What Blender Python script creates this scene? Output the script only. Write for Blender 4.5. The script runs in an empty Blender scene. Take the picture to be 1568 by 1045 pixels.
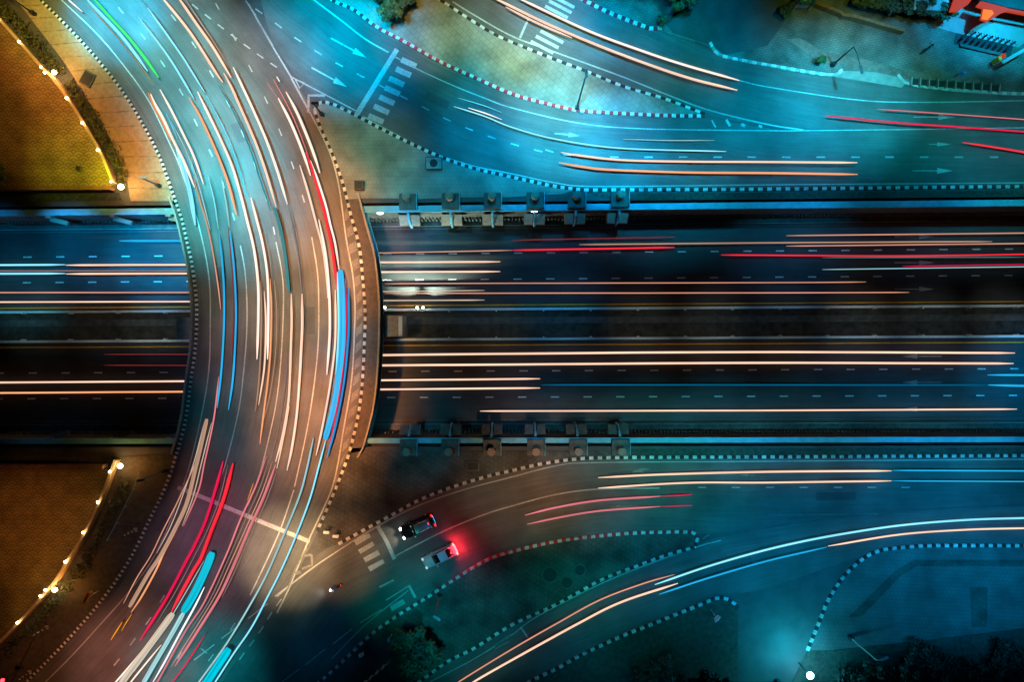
import bpy, bmesh, math, random
from mathutils import Vector, Matrix
random.seed(7)
scene = bpy.context.scene
COL = scene.collection
H = 87.0          # camera height above street level, metres
PX = 12.0         # photo pixels per metre at street level

def P(px, py, z=0.0):
    k = (H - z) / H / PX
    return Vector(((px - 784.0) * k, (522.5 - py) * k, z))

# ------------------------------------------------------------------ camera
cd = bpy.data.cameras.new('camera'); cam = bpy.data.objects.new('camera', cd); COL.objects.link(cam)
cam.location = (0, 0, H); cam.rotation_euler = (0, 0, 0)
cd.sensor_width = 36.0
cd.lens = 36.0 * H / (1568.0 / PX)
cd.clip_start = 0.5; cd.clip_end = 4000
scene.camera = cam

# ------------------------------------------------------------------ night sky
w = bpy.data.worlds.new("World"); scene.world = w; w.use_nodes = True
nt = w.node_tree; bg = nt.nodes['Background']
sky = nt.nodes.new('ShaderNodeTexSky'); sky.sky_type = 'NISHITA'; sky.sun_disc = False
sky.sun_elevation = math.radians(-4.0); sky.sun_rotation = math.radians(60)
nt.links.new(sky.outputs['Color'], bg.inputs['Color'])
bg.inputs['Strength'].default_value = 0.10
scene.view_settings.view_transform = 'Standard'; scene.view_settings.look = 'None'
scene.view_settings.exposure = 0.0; scene.view_settings.gamma = 1.0
scene.view_settings.use_curve_mapping = False

# ------------------------------------------------------------------ added spotlights, tinted to fit the light pools
CY = (0.02, 0.60, 0.95); TE = (0.05, 0.62, 0.62); BL = (0.01, 0.28, 0.75); WA = (1.0, 0.47, 0.24); OR = (1.0, 0.36, 0.03)
GR = (0.22, 0.60, 0.42); PI_ = (0.85, 0.25, 0.35); WC = (0.35, 0.75, 0.85); NE = (0.95, 0.68, 0.46); GO = (0.95, 0.55, 0.13)
def fill_spot(px, py, r, power, col, h=22.0, zb=0.0, tx=None, ty=None, size=0.6):
    l = bpy.data.lights.new('fill_spot', 'SPOT'); l.energy = power * 1000.0; l.color = col
    o = bpy.data.objects.new('fill_spot', l); COL.objects.link(o)
    p = P(px, py, zb) + Vector((0, 0, h)); t = P(px if tx is None else tx, py if ty is None else ty, zb)
    o.location = p
    o.rotation_euler = (t - p).to_track_quat('-Z', 'Y').to_euler()
    l.spot_size = 2 * math.atan(r / PX / (t - p).length); l.spot_blend = 1.0; l.shadow_soft_size = size
    return o
FILL_SPOTS = [
    (440, 20, 130, 0, 0.00, 0.00, 0.00),
    (500, 40, 162, 0, 0.00, 56.34, 85.64),
    (560, 70, 140, 0, 0.00, 19.97, 45.39),
    (620, 150, 140, 0, 0.00, 0.00, 0.00),
    (690, 190, 140, 0, 0.00, 5.01, 9.58),
    (770, 215, 151, 0, 0.00, 17.32, 31.21),
    (850, 225, 151, 0, 0.00, 13.88, 31.55),
    (930, 240, 151, 0, 0.00, 1.57, 3.58),
    (1020, 245, 151, 0, 0.27, 22.21, 40.24),
    (1110, 240, 151, 0, 0.00, 5.18, 5.81),
    (1210, 250, 162, 0, 0.00, 6.80, 15.45),
    (1330, 245, 173, 0, 0.00, 1.52, 1.62),
    (1450, 245, 173, 0, 0.00, 4.07, 9.00),
    (1560, 240, 162, 0, 0.38, 12.38, 14.45),
    (800, 25, 130, 0, 25.05, 28.67, 23.08),
    (870, 35, 119, 0, 0.00, 38.45, 67.13),
    (940, 60, 130, 0, 0.00, 14.91, 33.88),
    (1010, 90, 130, 0, 0.00, 10.16, 6.77),
    (1090, 130, 140, 0, 0.00, 0.00, 0.00),
    (1180, 150, 151, 0, 0.00, 26.17, 43.05),
    (1290, 150, 151, 0, 1.39, 46.01, 70.16),
    (1400, 170, 151, 0, 0.00, 10.37, 6.92),
    (1520, 170, 151, 0, 0.78, 0.67, 0.09),
    (720, 90, 119, 0, 1.66, 19.12, 16.08),
    (650, 40, 97, 0, 16.03, 11.52, 1.92),
    (840, 120, 119, 0, 18.84, 25.72, 2.26),
    (930, 145, 119, 0, 7.25, 3.00, 0.87),
    (560, 240, 119, 0, 7.58, 16.76, 11.17),
    (620, 260, 130, 0, 0.00, 0.53, 1.20),
    (700, 280, 119, 0, 0.21, 0.31, 0.02),
    (1060, 30, 140, 0, 0.00, 13.32, 23.30),
    (1150, 40, 140, 0, 0.00, 0.00, 0.00),
    (1250, 50, 130, 0, 3.40, 5.10, 0.41),
    (1330, 80, 140, 0, 3.58, 5.37, 1.60),
    (1440, 100, 130, 0, 0.00, 0.00, 0.00),
    (1480, 35, 97, 0, 0.00, 29.47, 57.42),
    (1550, 40, 97, 0, 0.00, 35.24, 53.77),
    (1550, 100, 108, 0, 0.00, 0.00, 0.00),
    (1390, 20, 108, 0, 0.00, 6.43, 14.62),
    (100, 20, 130, 0, 10.93, 14.23, 1.31),
    (170, 40, 130, 0, 0.00, 18.49, 12.33),
    (260, 30, 130, 0, 18.76, 37.17, 37.67),
    (340, 40, 130, 0, 5.96, 2.15, 0.72),
    (210, 110, 130, 0, 7.76, 4.56, 0.93),
    (300, 120, 140, 0, 0.00, 41.92, 47.02),
    (390, 130, 140, 0, 38.06, 13.70, 4.57),
    (270, 220, 119, 0, 27.38, 12.47, 3.29),
    (340, 220, 140, 0, 0.00, 66.88, 85.88),
    (430, 230, 140, 0, 16.65, 5.99, 2.00),
    (300, 310, 119, 0, 13.30, 35.42, 25.25),
    (370, 320, 140, 0, 0.05, 54.09, 73.91),
    (460, 320, 140, 0, 44.57, 16.05, 5.35),
    (520, 340, 119, 0, 17.04, 6.13, 2.04),
    (320, 420, 119, 0, 0.00, 0.00, 0.00),
    (400, 430, 140, 0, 16.91, 15.43, 10.12),
    (490, 440, 140, 0, 22.47, 12.52, 5.75),
    (530, 440, 76, 0, 38.80, 13.97, 4.66),
    (515, 390, 86, 0, 28.30, 16.37, 10.47),
    (520, 490, 86, 0, 0.00, 2.47, 5.61),
    (135, 50, 86, 0, 0.00, 0.00, 0.00),
    (235, 150, 86, 0, 0.00, 2.97, 6.75),
    (120, 45, 76, 0, 0.00, 0.00, 0.00),
    (180, 20, 97, 0, 0.00, 94.79, 165.08),
    (330, 530, 119, 0, 0.00, 1.05, 2.39),
    (410, 540, 140, 0, 17.82, 9.96, 8.19),
    (500, 550, 140, 0, 20.08, 11.03, 2.41),
    (532, 540, 76, 0, 0.00, 4.97, 10.95),
    (500, 600, 97, 0, 10.46, 3.77, 5.56),
    (440, 850, 97, 0, 63.38, 42.78, 22.83),
    (410, 900, 97, 0, 0.00, 0.00, 0.00),
    (520, 850, 86, 0, 22.44, 8.08, 2.69),
    (860, 200, 108, 0, 4.65, 64.64, 88.21),
    (940, 225, 108, 0, 0.00, 40.23, 77.39),
    (760, 200, 108, 0, 0.00, 9.34, 21.23),
    (320, 640, 119, 0, 0.00, 0.64, 1.34),
    (400, 650, 140, 0, 0.00, 6.57, 8.14),
    (490, 650, 140, 0, 62.11, 22.36, 7.45),
    (300, 740, 130, 0, 0.00, 0.00, 0.00),
    (380, 750, 140, 0, 7.42, 2.67, 4.37),
    (470, 750, 140, 0, 14.45, 8.50, 4.53),
    (250, 840, 130, 0, 1.30, 1.29, 1.81),
    (340, 850, 140, 0, 12.47, 5.26, 9.84),
    (420, 860, 140, 0, 2.02, 3.02, 0.24),
    (180, 920, 130, 0, 0.00, 0.00, 0.00),
    (270, 950, 140, 0, 1.92, 1.28, 0.92),
    (360, 950, 140, 0, 0.00, 0.67, 0.45),
    (90, 1010, 140, 0, 5.72, 2.06, 0.69),
    (200, 1020, 130, 0, 24.13, 8.69, 6.76),
    (300, 1030, 130, 0, 0.00, 22.40, 26.38),
    (450, 950, 130, 0, 0.00, 0.93, 2.11),
    (440, 1020, 130, 0, 0.00, 0.49, 1.12),
    (500, 870, 119, 0, 0.00, 0.00, 0.00),
    (560, 830, 119, 0, 0.00, 0.30, 0.69),
    (620, 800, 119, 0, 3.19, 1.45, 0.99),
    (600, 890, 108, 0, 0.00, 6.85, 4.77),
    (650, 880, 108, 0, 0.00, 2.54, 5.77),
    (700, 770, 130, 0, 0.47, 0.17, 0.06),
    (790, 740, 130, 0, 11.99, 8.09, 4.80),
    (880, 740, 130, 0, 8.26, 2.97, 0.99),
    (970, 740, 130, 0, 0.78, 8.70, 8.10),
    (1060, 745, 151, 0, 0.12, 5.39, 3.80),
    (1160, 750, 162, 0, 0.00, 6.13, 12.29),
    (1280, 750, 162, 0, 0.00, 0.00, 0.00),
    (1400, 755, 162, 0, 0.00, 8.22, 18.67),
    (1530, 760, 162, 0, 0.00, 7.30, 16.60),
    (540, 950, 130, 0, 0.00, 0.57, 1.29),
    (700, 960, 130, 0, 0.04, 9.16, 10.83),
    (780, 880, 130, 0, 0.00, 0.52, 1.17),
    (880, 870, 130, 0, 0.00, 5.88, 4.14),
    (970, 850, 130, 0, 0.00, 3.88, 8.83),
    (850, 970, 140, 0, 0.04, 3.12, 4.72),
    (960, 930, 151, 0, 0.00, 3.28, 2.81),
    (1080, 880, 151, 0, 0.00, 4.68, 9.25),
    (1180, 870, 162, 0, 0.00, 6.32, 14.37),
    (1190, 960, 151, 0, 0.00, 0.00, 0.00),
    (1300, 820, 162, 0, 0.00, 4.75, 10.08),
    (1330, 910, 162, 0, 0.00, 2.54, 5.78),
    (1440, 900, 162, 0, 0.00, 5.71, 12.98),
    (1550, 900, 162, 0, 0.00, 7.03, 15.98),
    (940, 1010, 151, 0, 0.00, 1.16, 2.64),
    (1080, 990, 140, 0, 0.00, 0.00, 0.00),
    (620, 740, 140, 0, 0.00, 0.00, 0.00),
    (720, 715, 119, 0, 0.00, 0.21, 0.48),
    (70, 60, 119, 0, 19.49, 7.01, 2.34),
    (140, 150, 119, 0, 12.07, 4.35, 1.45),
    (215, 260, 97, 0, 14.17, 5.10, 1.70),
    (60, 180, 130, 0, 5.23, 2.35, 0.63),
    (120, 250, 97, 0, 8.60, 8.60, 1.03),
    (60, 820, 151, 0, 5.90, 2.13, 0.71),
    (200, 800, 119, 0, 0.00, 0.00, 0.00),
    (100, 950, 130, 0, 0.00, 0.00, 0.00),
    (640, 318, 92, 0, 1.55, 12.40, 16.53),
    (760, 318, 92, 0, 0.28, 2.22, 2.96),
    (880, 317, 92, 0, 0.00, 0.00, 0.00),
    (1000, 316, 92, 0, 0.00, 0.00, 0.00),
    (1120, 316, 92, 0, 0.03, 0.22, 0.29),
    (1240, 315, 92, 0, 0.27, 2.12, 2.83),
    (1360, 314, 92, 0, 0.01, 0.07, 0.10),
    (1480, 313, 92, 0, 0.00, 0.00, 0.00),
    (1560, 313, 92, 0, 0.00, 0.00, 0.00),
    (1000, 676, 92, 0, 0.86, 6.88, 9.18),
    (1120, 676, 92, 0, 1.16, 9.26, 12.35),
    (1240, 675, 92, 0, 0.87, 6.97, 9.29),
    (1360, 675, 92, 0, 0.68, 5.45, 7.27),
    (1480, 675, 92, 0, 0.72, 5.74, 7.65),
    (1560, 675, 92, 0, 0.38, 3.04, 4.05),
    (640, 677, 92, 0, 0.54, 4.33, 5.78),
    (760, 677, 92, 0, 0.01, 0.11, 0.14),
    (880, 677, 92, 0, 0.73, 5.82, 7.76),
    (40, 380, 110, -6, 0.00, 1.96, 4.45),
    (150, 380, 110, -6, 0.00, 6.30, 14.33),
    (250, 390, 110, -6, 0.00, 18.30, 41.59),
    (40, 450, 100, -6, 0.17, 2.49, 3.65),
    (150, 450, 110, -6, 0.00, 0.00, 0.00),
    (250, 450, 100, -6, 0.00, 0.00, 0.00),
    (100, 560, 120, -6, 0.00, 0.00, 0.00),
    (230, 560, 110, -6, 0.00, 0.13, 0.29),
    (100, 630, 110, -6, 0.00, 0.09, 0.19),
    (625, 370, 80, -6, 0.00, 3.36, 7.64),
    (690, 380, 90, -6, 0.00, 0.00, 0.00),
    (640, 440, 80, -6, 0.00, 0.50, 1.13),
    (740, 430, 110, -6, 0.00, 0.75, 1.71),
    (840, 390, 120, -6, 0.00, 0.00, 0.00),
    (960, 390, 130, -6, 0.00, 0.14, 0.31),
    (1090, 390, 130, -6, 0.00, 0.00, 0.00),
    (1220, 380, 130, -6, 0.00, 1.31, 2.97),
    (1350, 380, 130, -6, 0.26, 0.09, 0.03),
    (1480, 380, 130, -6, 0.21, 0.08, 0.03),
    (850, 450, 120, -6, 0.00, 1.39, 3.16),
    (1000, 450, 130, -6, 0.00, 0.00, 0.00),
    (1150, 450, 130, -6, 0.00, 0.22, 0.50),
    (1300, 450, 130, -6, 0.00, 0.00, 0.00),
    (1450, 450, 130, -6, 0.00, 0.00, 0.00),
    (640, 560, 110, -6, 0.00, 0.00, 0.00),
    (760, 560, 120, -6, 0.00, 0.00, 0.00),
    (880, 570, 130, -6, 0.00, 0.34, 0.77),
    (1020, 570, 130, -6, 0.00, 0.00, 0.00),
    (1160, 580, 130, -6, 0.00, 0.00, 0.00),
    (1300, 580, 130, -6, 0.00, 0.70, 1.58),
    (1430, 580, 130, -6, 0.00, 0.78, 1.78),
    (1560, 580, 120, -6, 0.00, 5.51, 12.53),
    (650, 498, 80, -6, 0.88, 1.07, 1.07),
    (760, 498, 80, -6, 0.83, 1.01, 1.01),
    (870, 497, 80, -6, 0.31, 0.37, 0.37),
    (980, 497, 80, -6, 1.01, 1.22, 1.22),
    (1090, 496, 80, -6, 1.08, 1.31, 1.31),
    (1200, 495, 80, -6, 0.53, 0.64, 0.64),
    (1310, 495, 80, -6, 1.39, 1.68, 1.68),
    (1420, 494, 80, -6, 1.14, 1.39, 1.39),
    (1530, 494, 80, -6, 1.44, 1.75, 1.75),
    (60, 500, 80, -6, 0.39, 0.48, 0.48),
    (160, 500, 80, -6, 0.60, 0.72, 0.72),
    (240, 500, 70, -6, 1.67, 2.03, 2.03),
    (650, 625, 100, -6, 0.00, 0.30, 0.69),
    (800, 625, 110, -6, 0.00, 0.73, 1.66),
    (1000, 625, 120, -6, 0.00, 0.00, 0.00),
    (1250, 625, 130, -6, 0.00, 0.00, 0.00),
    (1480, 625, 130, -6, 0.00, 0.41, 0.94),
]
for px, py, r, zb, cr, cg, cb in FILL_SPOTS:      # unseen spots added in place of street lamps over the roads (zb = 0) and above the underpass (zb = -6)
    pw = max(cr, cg, cb)
    if pw > 0.05: fill_spot(px, py, r, pw, (cr / pw, cg / pw, cb / pw), h=22.0 if zb > -1 else 16.0, zb=zb)

# ------------------------------------------------------------------ materials
def mat(name, base, rough=0.8, var=0.25, scale=6.0, metallic=0.0, bump=0.0, coords='Object', stretch=None, second=None, spec=0.3):
    m = bpy.data.materials.new(name); m.use_nodes = True
    N = m.node_tree.nodes; L = m.node_tree.links; b = N['Principled BSDF']
    b.inputs['Roughness'].default_value = rough; b.inputs['Metallic'].default_value = metallic
    b.inputs['Specular IOR Level'].default_value = spec
    tc = N.new('ShaderNodeTexCoord'); mp = N.new('ShaderNodeMapping'); L.new(tc.outputs[coords], mp.inputs[0])
    if stretch: mp.inputs['Scale'].default_value = stretch
    n1 = N.new('ShaderNodeTexNoise'); n1.inputs['Scale'].default_value = scale; n1.inputs['Detail'].default_value = 6
    n2 = N.new('ShaderNodeTexNoise'); n2.inputs['Scale'].default_value = scale * 0.06; n2.inputs['Detail'].default_value = 4
    L.new(mp.outputs[0], n1.inputs['Vector']); L.new(mp.outputs[0], n2.inputs['Vector'])
    ad = N.new('ShaderNodeMath'); ad.operation = 'ADD'; L.new(n1.outputs[0], ad.inputs[0]); L.new(n2.outputs[0], ad.inputs[1])
    r = N.new('ShaderNodeValToRGB'); L.new(ad.outputs[0], r.inputs[0])
    ad.inputs[1].default_value = 0.5
    hv = N.new('ShaderNodeMath'); hv.operation = 'MULTIPLY'; hv.inputs[1].default_value = 0.5; L.new(ad.outputs[0], hv.inputs[0]); L.new(hv.outputs[0], r.inputs[0])
    c2 = second or base
    r.color_ramp.elements[0].position = 0.36; r.color_ramp.elements[1].position = 0.64
    r.color_ramp.elements[0].color = (*[c * (1 - var) for c in base], 1)
    r.color_ramp.elements[1].color = (*[min(1, c * (1 + var)) for c in c2], 1)
    L.new(r.outputs[0], b.inputs['Base Color'])
    if bump:
        bp = N.new('ShaderNodeBump'); bp.inputs['Strength'].default_value = bump; bp.inputs['Distance'].default_value = 0.05
        L.new(n1.outputs[0], bp.inputs['Height']); L.new(bp.outputs[0], b.inputs['Normal'])
    return m
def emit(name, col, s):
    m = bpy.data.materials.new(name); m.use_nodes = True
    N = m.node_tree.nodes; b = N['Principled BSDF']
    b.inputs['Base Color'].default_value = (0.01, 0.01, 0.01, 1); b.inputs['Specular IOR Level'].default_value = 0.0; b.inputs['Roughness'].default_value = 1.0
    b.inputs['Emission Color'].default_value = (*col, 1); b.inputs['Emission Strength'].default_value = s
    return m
def lane_mat(name, base):      # asphalt with wheel tracks and patches that follow the lane (UV: metres across, metres along)
    m = mat(name, base, 0.75, 0.22, 3.0, coords='UV', stretch=(1.0, 0.05, 1.0), spec=0.4)
    N = m.node_tree.nodes; L = m.node_tree.links; b = N['Principled BSDF']
    old = b.inputs['Base Color'].links[0].from_socket
    tc = N.new('ShaderNodeTexCoord'); n = N.new('ShaderNodeTexNoise'); n.inputs['Scale'].default_value = 11.0; n.inputs['Detail'].default_value = 8
    L.new(tc.outputs['Object'], n.inputs['Vector'])
    n3 = N.new('ShaderNodeTexNoise'); n3.inputs['Scale'].default_value = 0.25; n3.inputs['Detail'].default_value = 5; L.new(tc.outputs['Object'], n3.inputs['Vector'])
    mr = N.new('ShaderNodeMapRange'); mr.inputs[1].default_value = 0.3; mr.inputs[2].default_value = 0.7; mr.inputs[3].default_value = 0.72; mr.inputs[4].default_value = 1.28
    mr3 = N.new('ShaderNodeMapRange'); mr3.inputs[1].default_value = 0.35; mr3.inputs[2].default_value = 0.65; mr3.inputs[3].default_value = 0.8; mr3.inputs[4].default_value = 1.2
    L.new(n.outputs[0], mr.inputs[0]); L.new(n3.outputs[0], mr3.inputs[0])
    mu = N.new('ShaderNodeMath'); mu.operation = 'MULTIPLY'; L.new(mr.outputs[0], mu.inputs[0]); L.new(mr3.outputs[0], mu.inputs[1])
    mx = N.new('ShaderNodeVectorMath'); mx.operation = 'SCALE'; L.new(old, mx.inputs[0]); L.new(mu.outputs[0], mx.inputs['Scale'])
    L.new(mx.outputs[0], b.inputs['Base Color'])
    return m
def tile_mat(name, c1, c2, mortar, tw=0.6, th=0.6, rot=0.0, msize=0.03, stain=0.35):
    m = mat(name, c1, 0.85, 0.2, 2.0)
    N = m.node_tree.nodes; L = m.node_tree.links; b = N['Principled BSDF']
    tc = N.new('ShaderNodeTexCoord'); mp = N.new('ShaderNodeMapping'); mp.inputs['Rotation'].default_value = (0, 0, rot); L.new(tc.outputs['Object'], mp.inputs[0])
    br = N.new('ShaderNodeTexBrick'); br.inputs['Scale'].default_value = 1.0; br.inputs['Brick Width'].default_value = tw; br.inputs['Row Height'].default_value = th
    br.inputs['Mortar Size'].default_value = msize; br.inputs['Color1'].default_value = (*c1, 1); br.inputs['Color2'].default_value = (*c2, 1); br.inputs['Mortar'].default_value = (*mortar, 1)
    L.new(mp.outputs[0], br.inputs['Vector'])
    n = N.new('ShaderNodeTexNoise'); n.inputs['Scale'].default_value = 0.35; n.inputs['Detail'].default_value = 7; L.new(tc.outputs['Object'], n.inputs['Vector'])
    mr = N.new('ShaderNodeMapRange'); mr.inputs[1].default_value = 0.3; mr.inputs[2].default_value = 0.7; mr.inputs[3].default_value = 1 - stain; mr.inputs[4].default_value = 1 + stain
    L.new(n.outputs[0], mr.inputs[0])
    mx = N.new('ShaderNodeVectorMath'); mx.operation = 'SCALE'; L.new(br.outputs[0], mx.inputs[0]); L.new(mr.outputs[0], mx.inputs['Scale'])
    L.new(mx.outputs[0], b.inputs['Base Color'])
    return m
def mathn(N, L, op, a, b=None):
    n = N.new('ShaderNodeMath'); n.operation = op
    for i, v in enumerate((a, b)):
        if v is None: continue
        if isinstance(v, (int, float)): n.inputs[i].default_value = v
        else: L.new(v, n.inputs[i])
    return n.outputs[0]
def scallop_mat(name, c_lo, c_hi):    # fan-shaped paving: rows of overlapping arcs
    m = mat(name, c_hi, 0.6, 0.2, 2.0)
    N = m.node_tree.nodes; L = m.node_tree.links; b = N['Principled BSDF']
    tc = N.new('ShaderNodeTexCoord'); sp = N.new('ShaderNodeSeparateXYZ'); L.new(tc.outputs['Object'], sp.inputs[0])
    W, R = 1.3, 0.80; HH = 0.56
    M = lambda op, a, b_=None: mathn(N, L, op, a, b_)
    row = M('FLOOR', M('DIVIDE', sp.outputs[1], HH))
    def dist(k):
        r = M('SUBTRACT', row, float(k))
        off = M('MULTIPLY', M('MODULO', M('ABSOLUTE', r), 2.0), 0.5)
        u = M('SUBTRACT', M('FRACT', M('ADD', M('DIVIDE', sp.outputs[0], W), off)), 0.5)
        dx = M('MULTIPLY', u, W); dy = M('SUBTRACT', sp.outputs[1], M('MULTIPLY', r, HH))
        return M('SQRT', M('ADD', M('MULTIPLY', dx, dx), M('MULTIPLY', dy, dy)))
    d0, d1 = dist(0), dist(1)
    d2 = dist(2)
    in1 = M('LESS_THAN', d1, R); in0 = M('LESS_THAN', d0, R)
    # front row (lower) covers the one behind
    in2 = M('LESS_THAN', d2, R)
    a = M('ADD', M('MULTIPLY', d1, in1), M('MULTIPLY', d0, M('SUBTRACT', 1.0, in1)))
    d = M('ADD', M('MULTIPLY', d2, in2), M('MULTIPLY', a, M('SUBTRACT', 1.0, in2)))
    ring = M('FRACT', M('DIVIDE', d, R / 2.0))
    line = M('GREATER_THAN', ring, 0.62)
    mx = N.new('ShaderNodeMix'); mx.data_type = 'RGBA'; L.new(line, mx.inputs['Factor'])
    mx.inputs[6].default_value = (*c_hi, 1); mx.inputs[7].default_value = (*c_lo, 1)
    n = N.new('ShaderNodeTexNoise'); n.inputs['Scale'].default_value = 0.5; n.inputs['Detail'].default_value = 6; L.new(tc.outputs['Object'], n.inputs['Vector'])
    mr = N.new('ShaderNodeMapRange'); mr.inputs[1].default_value = 0.3; mr.inputs[2].default_value = 0.7; mr.inputs[3].default_value = 0.65; mr.inputs[4].default_value = 1.3; L.new(n.outputs[0], mr.inputs[0])
    vs = N.new('ShaderNodeVectorMath'); vs.operation = 'SCALE'; L.new(mx.outputs[2], vs.inputs[0]); L.new(mr.outputs[0], vs.inputs['Scale'])
    L.new(vs.outputs[0], b.inputs['Base Color'])
    return m
def slab_mat(name, base, joint, step, wid):   # concrete verge with dirty joints across it (UV: metres across, metres along)
    m = mat(name, base, 0.85, 0.25, 2.5)
    N = m.node_tree.nodes; L = m.node_tree.links; b = N['Principled BSDF']; old = b.inputs['Base Color'].links[0].from_socket
    tc = N.new('ShaderNodeTexCoord'); sp = N.new('ShaderNodeSeparateXYZ'); L.new(tc.outputs['UV'], sp.inputs[0])
    n = N.new('ShaderNodeTexNoise'); n.inputs['Scale'].default_value = 1.2; n.inputs['Detail'].default_value = 6; L.new(tc.outputs['Object'], n.inputs['Vector'])
    f = mathn(N, L, 'ABSOLUTE', mathn(N, L, 'SUBTRACT', mathn(N, L, 'FRACT', mathn(N, L, 'DIVIDE', sp.outputs[1], step)), 0.5))
    f = mathn(N, L, 'ADD', f, mathn(N, L, 'MULTIPLY', mathn(N, L, 'SUBTRACT', n.outputs[0], 0.5), 0.12))
    mr = N.new('ShaderNodeMapRange'); mr.inputs[1].default_value = 0.0; mr.inputs[2].default_value = wid / step; mr.inputs[3].default_value = 0.8; mr.inputs[4].default_value = 0.0
    L.new(f, mr.inputs[0])
    mx = N.new('ShaderNodeMix'); mx.data_type = 'RGBA'; L.new(mr.outputs[0], mx.inputs['Factor']); L.new(old, mx.inputs[6]); mx.inputs[7].default_value = (*joint, 1)
    L.new(mx.outputs[2], b.inputs['Base Color'])
    return m
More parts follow.
